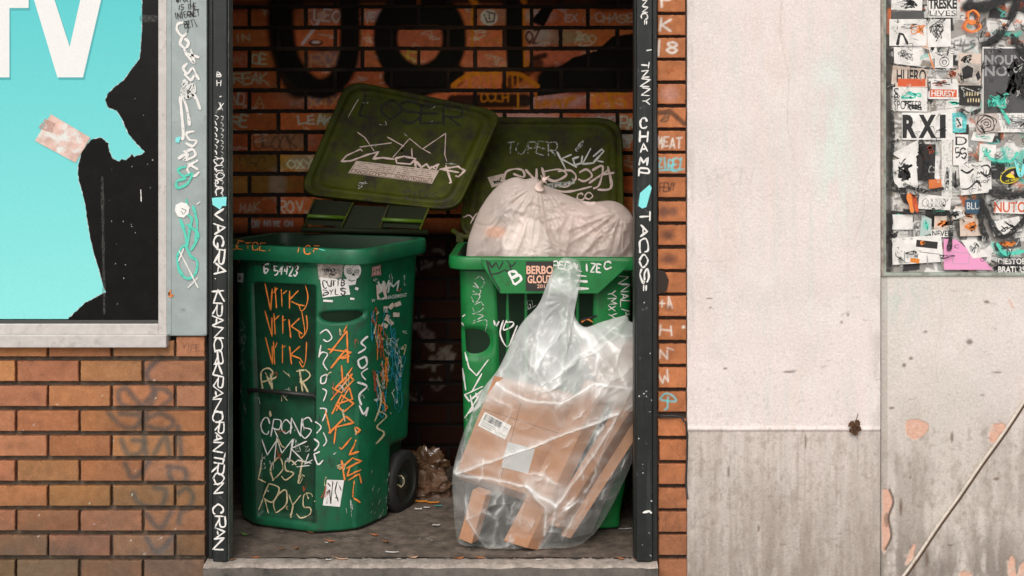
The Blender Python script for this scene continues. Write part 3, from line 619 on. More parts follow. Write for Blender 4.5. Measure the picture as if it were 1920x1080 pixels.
# left edge return and right edge return
P0 = [at(1289 , y, -.012) + Vector((0, dzA(1289, y), 0)) for y in range(-55, 1151, 20)]; pl.grid([[p, p + Vector((0, .05, 0))] for p in P0], plast, [(.55, .5, .46)] * (2 * len(P0)))
P0 = [at(1651, y, -.012) + Vector((0, dzA(1651, y), 0)) for y in range(-55, 1151, 20)]; pl.grid([[p + Vector((0, .05, 0)), p] for p in P0], plast, [(.45, .41, .37)] * (2 * len(P0)))
pl.build('plaster_pilaster', label='tall pale plaster pilaster stained grey-brown at its foot, with a raised joint line', category='wall')
def dzB(x, y):
    v = .0016 * noise.noise(Vector((x * .02, y * .02, 3))) + .0006 * noise.noise(Vector((x * .2, y * .2, 2)))
    t = (x - 1690) / (1920 - 1690); yl = 1080 - t * 330; q = (y - yl) * .57
    return v + .003 * math.exp(-((q - 5) / 3) ** 2)
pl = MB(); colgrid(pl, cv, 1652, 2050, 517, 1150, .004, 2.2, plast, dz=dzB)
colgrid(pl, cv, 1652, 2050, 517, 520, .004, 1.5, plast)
e = [at(x, 517, .004) for x in range(1652, 2051, 10)]; pl.grid([[p, p + Vector((0, .045, .0))] for p in e], plast, [(.5, .47, .43)] * (2 * len(e)))
pl.box((at(1652, 0, 0).x, .03, at(0, 517, 0).z), (at(2050, 0, 0).x, .2, -.17), darkm)
pl.build('plaster_wall', label='lower grey plaster panel with pink peeled patches under the sticker-covered board', category='wall')
m_ = MB(); m_.box((at(1289, 0, 0).x, .03, -.17), (at(2050, 0, 0).x, .3, CEIL), darkm); m_.box((at(1289, 0, 0).x + .6, -.012, at(0, -55, 0).z), (at(2050, 0, 0).x, .2, CEIL), conc_l); m_.build('facade_core', kind='structure')
# diagonal painted-over cable
m_ = MB(); cm = mat('painted_cable', (.56, .50, .43), .7, noise_scale=50, noise_amt=.15, dirt=((.22, .16, .12), 25, .58, .7)); cdk = mat('cable_shadow', (.09, .05, .03), .9, noise_scale=30)
pts = [at(1690 + (1965 - 1690) * t + .8 * math.sin(t * 20), 1085 - (1085 - 690) * t + .6 * math.sin(t * 13), 0) for t in [i / 40 for i in range(41)]]
m_.tube(pts, .0052, cm, 10); m_.tube([p + Vector((.006, .004, -.007)) for p in pts], .005, cdk, 8)  # second tube is the shadow under the cable, added as dark geometry
m_.build('cable', label='pale painted-over cable running diagonally across the grey plaster at lower right', category='cable')
# dried tuft at the joint
m_ = MB(); dm = mat('dried_brown_leaf', (.085, .04, .018), .9, noise_scale=80, noise_amt=.5); rg = random.Random(4)
for k in range(70):
    an = rg.uniform(0, 6.28); rr = rg.uniform(0, 12) ** 1; c = at(1603 + math.cos(an) * rr * .9, 801 + math.sin(an) * rr, -.018 - rg.uniform(0, .018)); l = rg.uniform(.005, .012); a2 = rg.uniform(0, 6.28)
    u = Vector((math.cos(a2), rg.uniform(-.6, .6), math.sin(a2))) * l; v = Vector((-math.sin(a2), rg.uniform(-.5, .5), math.cos(a2))) * l * .6
    m_.add([c - u, c - v, c + u, c + v + Vector((0, -.003, 0))], [(0, 1, 2, 3)], dm)
m_.tube([at(1603, 795, -.02), at(1606, 786, -.03), at(1609, 775, -.028)], .0012, dm, 6)
m_.build('dried_leaf', label='withered brown leaf clump stuck on the pale plaster joint line', category='leaf')

# ================================================================== STICKER BOARD (upper right)
board = thing('sticker_board', at(1790, 517, .02), 'window board at upper right plastered with torn stickers, posters and graffiti', 'board')
SD = .028
cv = Canvas(1655, -60, 2060, 520, (.3, .28, .26)); H, Wd = cv.H, cv.W
rg = random.Random(21); pal = [(.62, .61, .58), (.66, .64, .62), (.5, .5, .48), (.3, .3, .29), (.03, .03, .03), (.68, .66, .64), (.45, .42, .38), (.6, .58, .55), (.02, .02, .02), (.25, .22, .18)]
def splat(cv, x0, y0, x1, y1, n, k1, k2):
    for k in range(n):
        x, y = rg.uniform(x0, x1), rg.uniform(y0, y1); ww, hh = rg.uniform(10, 46), rg.uniform(8, 34); q = rect(x - ww / 2, y - hh / 2, x + ww / 2, y + hh / 2, rg.uniform(-14, 14)); q = [(a + rg.uniform(-5, 5), b + rg.uniform(-5, 5)) for a, b in q]
        c = rg.choice(pal); cv.poly(q, c)
        ink = (.02, .02, .02) if sum(c) > .8 else (.6, .6, .58); r = rg.random()
        if r < .35:
            for j in range(rg.randint(1, 4)): cv.stroke([(x - ww * .4, y - hh * .3 + j * 6), (x + ww * rg.uniform(0, .4), y - hh * .3 + j * 6 + rg.uniform(-1, 1))], 1.3, ink, .6, .6)
        elif r < .75: cv.stroke(scribble(x, y, ww * .9, hh * .9, rg.randint(5, 11), rg), rg.uniform(1.2, 3.4), rg.choice((ink, ink, (.55, .13, .03), (.1, .45, .38))), .85, .8)
        elif r < .9: cv.tag(''.join(rg.choice('ABDEKNORSTXZ') for _ in range(rg.randint(2, 5))), x - ww * .4, y + hh * .3, x + ww * .4, y + hh * .3, hh * .6, 2, ink, .9, rng=rg)
splat(cv, 1660, -50, 2050, 512, 420, 0, 0)
for k in range(46):
    x, y = rg.uniform(1662, 2050), rg.uniform(-40, 505); cv.stroke(scribble(x, y, rg.uniform(10, 50), rg.uniform(10, 40), 6, rg), rg.uniform(2, 6), rg.choice(((.5, .12, .03), (.08, .42, .36), (.02, .02, .02), (.02, .02, .02), (.65, .63, .6))), .8, 1.5)
for x in (1663, 1668): cv.stroke([(x, -60), (x + 2, 515)], 8, (.03, .025, .02), .8, 2)
cv.stroke([(1668, 20), (1668, 60)], 8, (.55, .13, .03), .9, 3)
K = (.012, .012, .012)
cv.stroke(catmull([(1812, 14), (1850, 12), (1880, -4), (1915, -20)], 6), 20, K, .97, 4); cv.stroke(catmull([(1905, 5), (1890, 40), (1870, 70), (1845, 85)], 6), 17, K, .97, 4); cv.stroke([(1915, 5), (1935, 40)], 14, K, .95, 4); cv.stroke([(1812, 14), (1825, -10)], 14, K, .95, 3)
for p in ([(1735, 370), (1775, 400), (1778, 470)], [(1838, 370), (1835, 430), (1850, 450)], [(1838, 375), (1875, 440), (1915, 420), (1930, 370)], [(1860, 350), (1900, 362), (1940, 355)], [(1790, 390), (1800, 445)]): cv.stroke(catmull(p, 6), 16, K, .8, 6)
for p in ([(1805, 52), (1812, 40), (1828, 42), (1836, 52), (1820, 60), (1805, 52)], [(1812, 25), (1822, 20), (1832, 30), (1828, 44), (1814, 42), (1812, 25)]): cv.stroke(catmull(p, 6), 5, (.62, .14, .05), .9, 1)
TE = (.05, .45, .36)
for p in ([(1840, 290), (1850, 300), (1870, 302), (1886, 300)], [(1880, 280), (1890, 310), (1905, 305), (1918, 285), (1910, 330), (1920, 340)], [(1850, 190), (1862, 180), (1875, 195), (1870, 212), (1852, 205), (1850, 190)], [(1870, 200), (1890, 230), (1900, 180)], [(1862, 458), (1880, 478), (1910, 470)], [(1878, 60), (1900, 66), (1912, 62)]): cv.stroke(catmull(p, 6), 8, TE, .85, 3)
bmat = mat('weathered_collage', vcol=True, rough=.65, noise_scale=80, noise_amt=.12, bump=.6, bump_scale=70, grain=.1)
bo = MB(); colgrid(bo, cv, 1661, 2050, -55, 513, SD, 1.6, bmat, dz=lambda x, y: .0012 * noise.noise(Vector((x * .06, y * .06, 1))))
def sticker(cast, parent, q, m, fn=None, n=5, off=.0022, name='sticker', **pr_):
    mb = MB(); dc = Deco(cast, mb, off); dc.quad(q, m, n); 
    # paper edge thickness
    if fn: fn(dc, q)
    if mb.v: return mb.build(name, parent, **pr_)
pc = plane_cast(SD)
def T(t, m, box=(.06, .15, .94, .85), bold=0.0, flip=False):
    return lambda dc, q: dc.text(t, inset(q, *box), m, bold, flip)
def multi(*fs):
    def f(dc, q):
        for g in fs: g(dc, q)
    return f
def strokes(m, n=5, wd=1.6, seed=1, k=7, reg=(.1, .1, .9, .9)):
    def f(dc, q):
        rg = random.Random(seed); a = inset(q, *reg); cx = sum(p[0] for p in a) / 4; cy = sum(p[1] for p in a) / 4; ww = abs(a[1][0] - a[0][0]); hh = abs(a[3][1] - a[0][1])
        for _ in range(n): dc.ribbon(scribble(cx + rg.uniform(-.2, .2) * ww, cy + rg.uniform(-.2, .2) * hh, ww * .6, hh * .6, k, rg), wd, m, 2)
    return f
def frame(m, wd=1.2, a=.03):
    def f(dc, q): z = inset(q, a, a * 2, 1 - a, 1 - a * 2); dc.ribbon(z + [z[0]], wd, m, 4, False)
    return f
def B(q, m, fn=None, **k): sticker(pc, board, q, m, fn, 4, SOFF[0], **k); SOFF[0] += .00025
SOFF = [.0016]
rgs = random.Random(17)
for k in range(30):
    x, y, w2, h2 = rgs.uniform(1674, 1935), rgs.uniform(5, 495), rgs.uniform(9, 24), rgs.uniform(7, 18); q = [(a_ + rgs.uniform(-4, 4), b_ + rgs.uniform(-4, 4)) for a_, b_ in rect(x - w2, y - h2, x + w2, y + h2, rgs.uniform(-25, 25))]
    B(q, rgs.choice((STW, STW, STC, STK, STG)), strokes(rgs.choice((PK, PK, PR, PO, PT)), rgs.randint(2, 5), rgs.uniform(1, 2.5), k, 7)); SOFF[0] -= .0002
SOFF = [.0032]
B(rect(1671, -14, 1729, 19, 2), STW, strokes(INK, 4, 3, 2)); B(rect(1671, 21, 1732, 36), STG); B(rect(1667, 36, 1737, 86), STW, multi(strokes(PO, 4, 1.6, 4, 8, (.5, .15, .98, .8)), lambda dc, q: dc.ribbon([(1682, 85), (1686, 63), (1693, 65), (1702, 84)], 5, INK, 3)))
B(rect(1738, -14, 1795, 33), STW, multi(T('TRESKE', INK, (.04, .24, .96, .66), .045), T('LIVES', INK, (.08, .72, .94, .93)), frame(INK)))
B(rect(1738, 36, 1782, 88, -1), STW, strokes(INK, 3, 1.3, 9, 9)); B([(1675, 88), (1727, 92), (1723, 124), (1676, 121)], STW, strokes(PKf, 3, 1.2, 11, 9))
B(rect(1752, 98, 1786, 132), STW, lambda dc, q: dc.lines([[(1770 + 9 * math.cos(t), 116 + 9 * math.sin(t)) for t in [i * .5 for i in range(14)]], [(1770 + 4 * math.cos(t), 117 + 4 * math.sin(t)) for t in [i * .5 for i in range(14)]], [(1765, 106), (1758, 96), (1763, 88)], [(1774, 106), (1778, 90)]], 1.6, INK))
B(rect(1678, 128, 1738, 164), STC, multi(T('HUERO', INK, (.04, .06, .96, .75), .02), lambda dc, q: dc.quad(inset(q, .08, .55, .94, .95), STR, 3)))
B(rect(1673, 164, 1738, 209, 1), STW, multi(T('S', INK, (.03, .03, .17, .45)), T('SPOTTER', INK, (.03, .55, .85, .92)), strokes(PT, 2, 4, 30, 6, (.2, .1, .9, .5)), strokes(PK, 3, 2, 31, 6, (.3, .5, .9, .95))))
B(rect(1740, 148, 1796, 186, 1), STW, multi(lambda dc, q: dc.quad(inset(q, .05, .52, .95, .9), STR, 3), T('HERESY', STW, (.1, .57, .9, .86), .02), strokes(PR, 3, 1.6, 41, 6, (.1, .0, .9, .4))))
# torn poster with skull shadow shapes
def skull(dc, q):
    dc.poly([(1802, 130), (1812, 122), (1824, 128), (1822, 145), (1806, 148)], INK); dc.poly([(1828, 140), (1834, 132), (1838, 146), (1832, 152)], INK)
    for k in range(5): dc.ribbon([(1812 + k * 5, 172), (1812 + k * 5, 180)], 2.6, PC, 2); dc.ribbon([(1814 + k * 5, 184), (1814 + k * 5, 192)], 2.4, PC, 2)
B(rect(1798, 158, 1838, 198, 2), STK); B(rect(1796, 100, 1838, 160, 1), STC, strokes(INK, 4, 3, 55, 5, (0, .0, 1, .4))); B([(1799, 118), (1837, 120), (1835, 160), (1801, 158)], mat('grimy_grey_paper', (.4, .36, .32), .7, noise_scale=40, noise_amt=.4), skull)
B(rect(1841, 88, 1960, 248), STW); B(rect(1843, 91, 1960, 246), STG, multi(T('NOW', STG, (.0, .0, .001, .001)), lambda dc, q: [dc.text(t, rect(1845, y, 1916, y + 19), GRYP, .03) for t, y in (('NOUN', 103), ('NOPE', 124))], lambda dc, q: dc.text('136', rect(1847, 146, 1862, 155), INK), strokes(PK, 6, 9, 61, 6, (.3, .05, .7, .7)), strokes(PT, 3, 5, 62, 7, (.02, .5, .4, .8))))
B(rect(1868, 212, 1960, 248), STW, multi(strokes(GRYP, 4, 1.5, 71, 9), T('LOST SHIP', GRYP, (.02, .1, .7, .35)), T('WRAZEN', GRYP, (.1, .5, .7, .85))))
B(rect(1690, 211, 1789, 262), STW, lambda dc, q: [dc.text(c, rect(a, 215, b, 259), INK, .05) for c, a, b in (('R', 1691, 1718), ('X', 1721, 1754), ('I', 1761, 1772))]); B([(1784, 212), (1812, 210), (1810, 248), (1785, 250)], mat('aqua_poster_scrap', (.12, .5, .5), .6, noise_scale=60, noise_amt=.5), strokes(PW, 3, 3, 81))
def rose(dc, q):
    for r, n in ((4, 7), (9, 9), (14, 10), (19, 11)):
        dc.ribbon(catmull([(1848 + r * math.cos(t * 6.28 / n) * random.uniform(.8, 1.25), 232 + .9 * r * math.sin(t * 6.28 / n) * random.uniform(.8, 1.25)) for t in range(n)] + [(1848 + r, 232)], 5), 1.8, PK, 2)
B([(1826, 214), (1868, 212), (1876, 245), (1830, 252)], mat('pale_rose_paper', (.5, .42, .38), .7, noise_scale=60, noise_amt=.3), rose)
B(rect(1786, 252, 1814, 310, 1), STW, multi(lambda dc, q: dc.text('D', rect(1790, 256, 1812, 272), INK), lambda dc, q: dc.tag('5S', 1790, 296, 1812, 296, 18, 3, INK)))
B(rect(1764, 262, 1784, 372), mat('white_paint_drip', (.66, .65, .62), .6, wear=(.15, .5)), strokes(PKf, 4, 1.4, 91, 9, (.2, .4, .9, .95))); B([(1670, 288), (1720, 262), (1752, 290), (1762, 340), (1720, 356), (1672, 352)][:4], STW, strokes(PK, 4, 3, 95, 9)); B([(1671, 300), (1716, 292), (1720, 350), (1676, 352)], STW, strokes(INK, 5, 3.4, 96, 9))
B(rect(1720, 270, 1752, 338, 2), STK, strokes(PR, 3, 4, 97, 6, (.1, 0, .9, .5))); B(rect(1740, 336, 1764, 353, -3), mat('orange_sticker_paper', (.6, .16, .04), .6))
B([(1796, 310), (1856, 300), (1858, 360), (1800, 366)], STW, multi(lambda dc, q: dc.tag('MILL', 1832, 328, 1862, 326, 8, 1.8, INK), lambda dc, q: dc.text('liquor', rect(1822, 334, 1854, 346), INK), lambda dc, q: dc.lines([[(1790, 320), (1792, 348), (1812, 354), (1830, 340), (1838, 350)], [(1800, 318), (1812, 324), (1824, 316)], [(1838, 312), (1850, 310), (1856, 320), (1848, 330), (1838, 322)]], 3.4, PK, True)))
# yellow and black oval sticker
def oval(dc, q):
    E = lambda r: [(1894 + 21 * r * math.cos(t) * .98 - 2 * r * math.sin(t), 329 + 15 * r * math.sin(t) - 4 * r * math.cos(t)) for t in [i * math.pi / 12 for i in range(24)]]
    dc.poly(E(1), STY); dc.poly(E(.9), INK); dc.poly([(1884, 330), (1892, 324), (1898, 328), (1902, 334), (1890, 333)], STY); dc.poly([(1893, 322), (1899, 320), (1900, 327), (1895, 327)], STP); dc.tag('THE GROVE', 1884, 342, 1908, 336, 3.4, .9, STY)
mbx = MB(); dcx = Deco(pc, mbx, .009); oval(dcx, None); mbx.build('sticker', board, label='black and yellow oval sticker')
B([(1722, 362), (1782, 370), (1780, 394), (1720, 391)], STW, lambda dc, q: dc.lines([[(1734 + k * 8 + 6 * math.cos(t), 380 + 8 * math.sin(t)) for t in [i * .6 for i in range(12)]] for k in range(5)], 1.2, PKf)); B(rect(1671, 402, 1710, 430), STW); B([(1702, 362), (1716, 364), (1722, 400), (1716, 398)], STR)
B(rect(1808, 374, 1838, 400), mat('navy_sticker_paper', (.03, .08, .13), .6), T('BLU', STW, (.1, .2, .9, .7))); B(rect(1798, 410, 1838, 442, -2), STC, strokes(PO, 4, 4, 111, 6)); B(rect(1750, 405, 1786, 430, 2), STC, strokes(PO, 3, 5, 112, 6)); B(rect(1744, 430, 1784, 444), STW, T('NEVER', INK, (.05, .12, .98, .9), .02))
B(rect(1862, 370, 1925, 400, 2), STW, lambda dc, q: dc.text('NUTO', rect(1862, 378, 1922, 398), STR, .02)); B(rect(1858, 410, 1912, 438, -12), STW, strokes(INK, 4, 2.2, 115, 6)); B([(1727, 402), (1745, 410), (1744, 438), (1722, 444), (1707, 430), (1710, 408)][:4], mat('mint_sticker', (.4, .5, .47), .6), strokes(PT, 4, 1.6, 116, 6))
B([(1670, 446), (1762, 440), (1768, 490), (1672, 496)], STW, multi(lambda dc, q: dc.text('BOMB', rect(1690, 466, 1730, 488), STW, .03), lambda dc, q: dc.lines([[(1694, 470), (1694, 492), (1704, 492)], [(1724, 472), (1760, 476), (1764, 494)], [(1736, 478), (1738, 498)]], 2, GRYP))); B(rect(1716, 451, 1756, 464, 6), STK, strokes(PO, 1, 4, 119, 5, (.0, .1, .4, .9))); B(rect(1705, 484, 1722, 492, 8), mat('orange_scrap', (.65, .2, .02), .6))
def pinkf(dc, q):
    dc.text('C', rect(1787, 458, 1796, 465), INK); dc.text('OF', rect(1836, 482, 1848, 490), INK); dc.ribbon([(1785, 472), (1815, 474), (1814, 494), (1784, 494), (1785, 472)], .8, GRYP, 4, False)
B([(1767, 447), (1790, 448), (1858, 505), (1768, 505)], STPK, pinkf); B([(1767, 470), (1830, 474), (1860, 505), (1768, 505)], STPK, pinkf)
B([(1800, 450), (1828, 448), (1850, 480), (1822, 484)], STW, strokes(GRYP, 3, 2, 121, 6)); B(rect(1868, 482, 1921, 496), STG, T('DIESTOE', STW, (.02, .12, .98, .9), .02)); B(rect(1868, 497, 1921, 512), STK, T('BRATERS', STW, (.02, .1, .98, .9), .03))
for k in range(40):   # strip of stickers continuing just beyond the picture edge
    x, y = rg.uniform(1940, 2035), rg.uniform(-40, 500); B(rect(x - 18, y - 12, x + 18, y + 12, rg.uniform(-15, 15)), rg.choice((STW, STC, STG, STK, STW)), strokes(rg.choice((PK, PO, PT)), 2, 2, k, 6)) if k < 14 else None
fm = mat('worn_green_grey_metal', (.32, .36, .31), .6, noise_scale=40, noise_amt=.25, dirt=((.08, .07, .05), 20, .5, .7)); f_ = MB()
f_.box((at(1651.5, 0, 0).x, -.006, at(0, 517, 0).z), (at(1656, 0, 0).x, .03, at(0, -55, 0).z), conc_l, .001); f_.box((at(1656, 0, 0).x, .008, at(0, 517, 0).z), (at(1662.5, 0, 0).x, .035, at(0, -55, 0).z), fm, .0015)
f_.box((at(1656, 0, 0).x, -.004, at(0, 517.5, 0).z), (at(2050, 0, 0).x, .034, at(0, 511.5, 0).z), fm, .002)
f_.build('frame', board)
ov = bo; od = Deco(pc, ov, .020); sp = mat('black_spray_paint', (.012, .012, .012), .6, wear=(.32, .52)); rg = random.Random(31)
for p, w_ in (([(1812, 14), (1850, 12), (1880, -4), (1915, -20)], 17), ([(1905, 2), (1890, 40), (1870, 65), (1850, 80)], 13), ([(1890, 66), (1910, 90), (1925, 130), (1915, 180)], 14), ([(1905, 110), (1925, 150), (1912, 180)], 22), ([(1775, 395), (1780, 430), (1776, 470)], 10), ([(1838, 372), (1836, 420), (1848, 448)], 13),
    ([(1838, 375), (1870, 440), (1905, 425), (1930, 385)], 10), ([(1850, 358), (1890, 368), (1935, 360)], 15), ([(1672, 262), (1668, 330), (1680, 352)], 7), ([(1690, 345), (1730, 358), (1768, 352)], 7), ([(1722, 262), (1736, 300), (1730, 340)], 12), ([(1668, 205), (1672, 262)], 8), ([(1666, 120), (1730, 128), (1790, 130)], 4), ([(1796, 205), (1815, 214), (1836, 204)], 8), ([(1690, 397), (1745, 400), (1790, 398)], 6), ([(1668, 400), (1666, 500)], 7)):
    od.ribbon(catmull(p, 6), w_, sp, 3)
for p, m_2, w_ in (([(1846, 285), (1856, 298), (1890, 302), (1905, 285)], PT, 6), ([(1900, 300), (1910, 330), (1922, 290)], PA, 7), ([(1865, 455), (1885, 475), (1922, 468)], PT, 8), ([(1850, 200), (1862, 188), (1874, 205), (1890, 232)], PT, 6), ([(1805, 52), (1812, 40), (1828, 42), (1836, 52), (1820, 60), (1805, 52)], PO, 4), ([(1812, 25), (1822, 20), (1832, 30), (1828, 44), (1814, 42), (1812, 25)], PO, 4), ([(1700, 362), (1708, 398)], PO, 8), ([(1738, 100), (1748, 130)], PO, 3)): od.ribbon(catmull(p, 6), w_, m_2, 3)
for k in range(200):
    x, y = rg.uniform(1668, 1950), rg.uniform(0, 505); od.ribbon(scribble(x, y, rg.uniform(8, 34), rg.uniform(8, 26), rg.randint(4, 8), rg), rg.uniform(.8, 2.4), rg.choice((sp, sp, PKf, PWf, PWf, PKf)), 2.5)
bo.build('collage', board)

# ================================================================== SHOP WINDOW (upper left)
win = thing('shop_window', at(100, 653, 0), 'shop window at upper left with torn aqua poster, dark glass and pale metal frame', 'window')
alu = mat('pale_aluminium', (.50, .47, .45), .55, .15, noise_scale=30, noise_amt=.1, dirt=((.22, .19, .16), 18, .55, .8), bump=.15)
gg = mat('grey_green_metal', (.30, .345, .34), .55, .1, noise_scale=12, noise_amt=.12, dirt=((.12, .12, .11), 25, .6, .8), bump=.1, grain=.05)
glass = mat('dark_glass', (.005, .005, .005), .2, spec=.2, noise_scale=20, noise_amt=.3)
g_ = MB(); g_.box((at(-140, 0, 0).x, .014, at(0, 604, 0).z), (at(298, 0, 0).x, .022, at(0, -60, 0).z), glass); dg_ = Deco(plane_cast(.014), g_, .001)
dg_.lines([[(264, 355), (265, 378)]], 2, PW); rg = random.Random(8)
for k in range(26): x, y = rg.uniform(200, 292), rg.uniform(20, 590); dg_.ribbon([(x, y), (x + rg.uniform(-2, 2), y + rg.uniform(1, 3))], 1.3, PWf, 1)
hz = mat('dusty_glass_smudge', (.1, .1, .09), .6, wear=(.35, .9)); dg_.ribbon([(262, 35), (296, 34)], 12, hz, 4); dg_.ribbon([(192, 330), (196, 590)], 5, hz, 6)
g_.build('pane', win)
posm = bpy.data.materials.new('aqua_poster_print'); posm.use_nodes = True; n = posm.node_tree.nodes; l = posm.node_tree.links; b = n['Principled BSDF']; b.inputs['Roughness'].default_value = .55
tc = n.new('ShaderNodeTexCoord'); sx = n.new('ShaderNodeSeparateXYZ'); mr = n.new('ShaderNodeMapRange'); mr.inputs[1].default_value = .1; mr.inputs[2].default_value = 1.3
l.new(tc.outputs['Object'], sx.inputs[0]); l.new(sx.outputs['Z'], mr.inputs[0]); cm_ = n.new('ShaderNodeMix'); cm_.data_type = 'RGBA'; l.new(mr.outputs[0], cm_.inputs[0]); cm_.inputs[6].default_value = (.22, .68, .66, 1); cm_.inputs[7].default_value = (.07, .50, .52, 1)
nn = n.new('ShaderNodeTexNoise'); nn.inputs['Scale'].default_value = 300; m2 = n.new('ShaderNodeMapRange'); m2.inputs[3].default_value = .9; m2.inputs[4].default_value = 1.1; l.new(tc.outputs['Object'], nn.inputs['Vector']); l.new(nn.outputs['Fac'], m2.inputs[0])
vm = n.new('ShaderNodeVectorMath'); vm.operation = 'SCALE'; l.new(cm_.outputs[2], vm.inputs[0]); l.new(m2.outputs[0], vm.inputs['Scale']); l.new(vm.outputs[0], b.inputs['Base Color'])
OUT = [(267, -60), (266, 60), (262, 110), (248, 128), (232, 150), (214, 164), (203, 174), (197, 188), (203, 202), (218, 207), (228, 222), (240, 250), (256, 270), (271, 285), (262, 291), (252, 294), (247, 289), (240, 296), (236, 299), (228, 298), (224, 302), (212, 298), (206, 285), (203, 268), (196, 262), (190, 257), (182, 259), (172, 262), (165, 268), (156, 282), (148, 300), (146, 315), (147, 335), (154, 360), (160, 385), (163, 410), (168, 440), (176, 475), (185, 505), (192, 530), (198, 548), (188, 553), (175, 560), (160, 567), (150, 575), (140, 586), (128, 598), (-139, 598), (-139, -60)]
rg = random.Random(77); O2 = []
for a_, b_ in zip(OUT, OUT[1:]):
    L_ = math.hypot(b_[0] - a_[0], b_[1] - a_[1]); n_ = max(1, int(L_ / 4)) if a_[1] < 597 and a_[0] > 100 else 1
    for k in range(n_):
        t = k / n_; am = 1.1 if 280 < a_[1] < 305 or 255 < a_[1] < 270 or a_[1] > 540 else .45
        O2.append((a_[0] + (b_[0] - a_[0]) * t + (rg.uniform(-am, am) if n_ > 1 else 0), a_[1] + (b_[1] - a_[1]) * t + (rg.uniform(-am, am) if n_ > 1 else 0)))
OUT = O2 + [OUT[-1]]
ps = MB(); cst = plane_cast(.014); fp = Deco(cst, ps, .0018); fp.poly(OUT, posm)
PR_ = [at(x, y, .014) - Vector((0, .0018, 0)) for x, y in OUT]; ps.grid([[p, p + Vector((0, .0015, 0))] for p in PR_ + [PR_[0]]], posm, smooth=False)
fib = mat('torn_paper_fibre', (.62, .66, .64), .8, wear=(.4, .6)); fp.ribbon([p for p in OUT if p[0] > 128.5 and p[1] > -20][:], 1.3, fib, 3, False)
shd = mat('poster_printed_shadow', (.05, .36, .38), .55); wl = mat('poster_white_print', (.72, .72, .71), .55, noise_scale=200, noise_amt=.05); 
Vp = [(60, -14), (108, 145), (156, 145), (193, -14), (154, -14), (131, 88), (98, -14)]; Tp = [(-139, -30), (-139, 15), (-22, 15), (-22, 145), (18, 145), (18, 15), (54, 15), (54, -30)]
for P_ in (Vp, Tp):
    fp.poly([(x + 3, y + 5) for x, y in P_], shd); fp.poly(P_, wl)
pobj = ps.build('poster', win)
tp = MB(); dt = Deco(cst, tp, .0042); dt.quad([(96, 214), (170, 258), (142, 305), (66, 264)], mat('pink_tape', (.62, .42, .36), .6, noise_scale=25, noise_amt=.2, dirt=((.66, .68, .65), 14, .5, .6)), 4)
dt.quad([(85, 222), (105, 232), (98, 250), (72, 240)], mat('pinker_tape', (.55, .33, .27), .6, wear=(.3, .7)), 3); tp.build('tape_patch', win)
f_ = MB()
f_.box((at(298, 0, 0).x, -.01, at(0, 627, 0).z), (at(314, 0, 0).x, .03, at(0, -60, 0).z), alu, .002); f_.box((at(-140, 0, 0).x, -.006, at(0, 626.5, 0).z), (at(298, 0, 0).x - .0005, .03, at(0, 607, 0).z), alu, .003)
f_.box((at(-140, 0, 0).x, .004, at(0, 607.5, 0).z), (at(298, 0, 0).x, .024, at(0, 601, 0).z), mat('dark_gasket', (.05, .05, .045), .6), .001); f_.build('frame', win)
f_ = MB(); f_.box((at(-140, 0, -.03).x, -.035, at(0, 652, -.035).z), (at(312.5, 0, -.03).x, .03, at(0, 628.5, -.035).z), alu, .003)
f_.build('sill', win)
f_ = MB(); xa, xb = at(314.6, 0, 0).x, at(389, 0, 0).x; f_.box((xa, -.012, at(0, 629, 0).z), (xb, .08, at(0, -60, 0).z), gg, .004); f_.box((xa, -.0145, at(0, 626, 0).z), (xa + .016, -.0125, at(0, -60, 0).z), gg, .0008); f_.box((xb - .012, -.0155, at(0, 626, 0).z), (xb, -.0125, at(0, -60, 0).z), gg, .0008)
dm_ = Deco(plane_cast(-.0125), f_, .001)
dm_.tag('WHAT', 330, 6, 362, 4, 12, 1.8, INK, jit=.3); dm_.tag('IS THE', 334, 19, 370, 17, 11, 1.8, INK, jit=.3); dm_.tag('INTERNET', 328, 35, 376, 30, 12, 1.8, INK, jit=.3); dm_.tag('BETT', 348, 55, 372, 48, 14, 1.6, INK, jit=.5); dm_.ribbon([(354, 38), (352, 62)], 1.5, INK)
wl_ = lambda L, wd=4, m=PW: dm_.lines(L, wd * 1.35, m, True)
wl_([[(344, 42), (334, 45), (332, 56), (342, 68), (350, 62)], [(342, 70), (338, 82), (348, 90), (354, 80), (346, 72)], [(345, 90), (352, 104), (360, 100)], [(358, 92), (364, 118), (352, 102), (374, 108)], [(352, 118), (344, 128), (352, 138), (362, 128), (372, 150)], [(346, 138), (358, 150), (366, 140), (374, 150)]])
wl_([[(340, 178), (350, 200), (356, 236)], [(338, 180), (344, 250), (340, 262)], [(352, 176), (366, 180), (376, 206)], [(344, 150), (352, 160), (340, 176), (360, 176), (368, 186)]], 4)
wl_([[(365, 246), (350, 250), (356, 262), (368, 264), (362, 274), (348, 268)], [(344, 282), (352, 290), (346, 300), (366, 292), (362, 280), (350, 284)], [(334, 298), (348, 290), (352, 302)], [(372, 300), (356, 310), (352, 320), (364, 330), (374, 322)], [(352, 306), (372, 318)]], 3.6)
for k in range(10): dm_.ribbon(scribble(354, 168, 26, 34, 5), 6, mat('white_spray', (.62, .63, .6), .6, wear=(.3, .5)), 2)
wl_([[(350, 312), (334, 318), (344, 330), (360, 326), (352, 344), (334, 352), (332, 340), (350, 334)], [(350, 372), (352, 400), (360, 410), (356, 430), (352, 460)], [(362, 385), (370, 420), (366, 460)], [(338, 410), (348, 440), (352, 470)], [(332, 480), (346, 460), (358, 480), (370, 490), (366, 514), (350, 522), (336, 505), (332, 480)], [(350, 420), (372, 440), (358, 470)]], 4, PT)
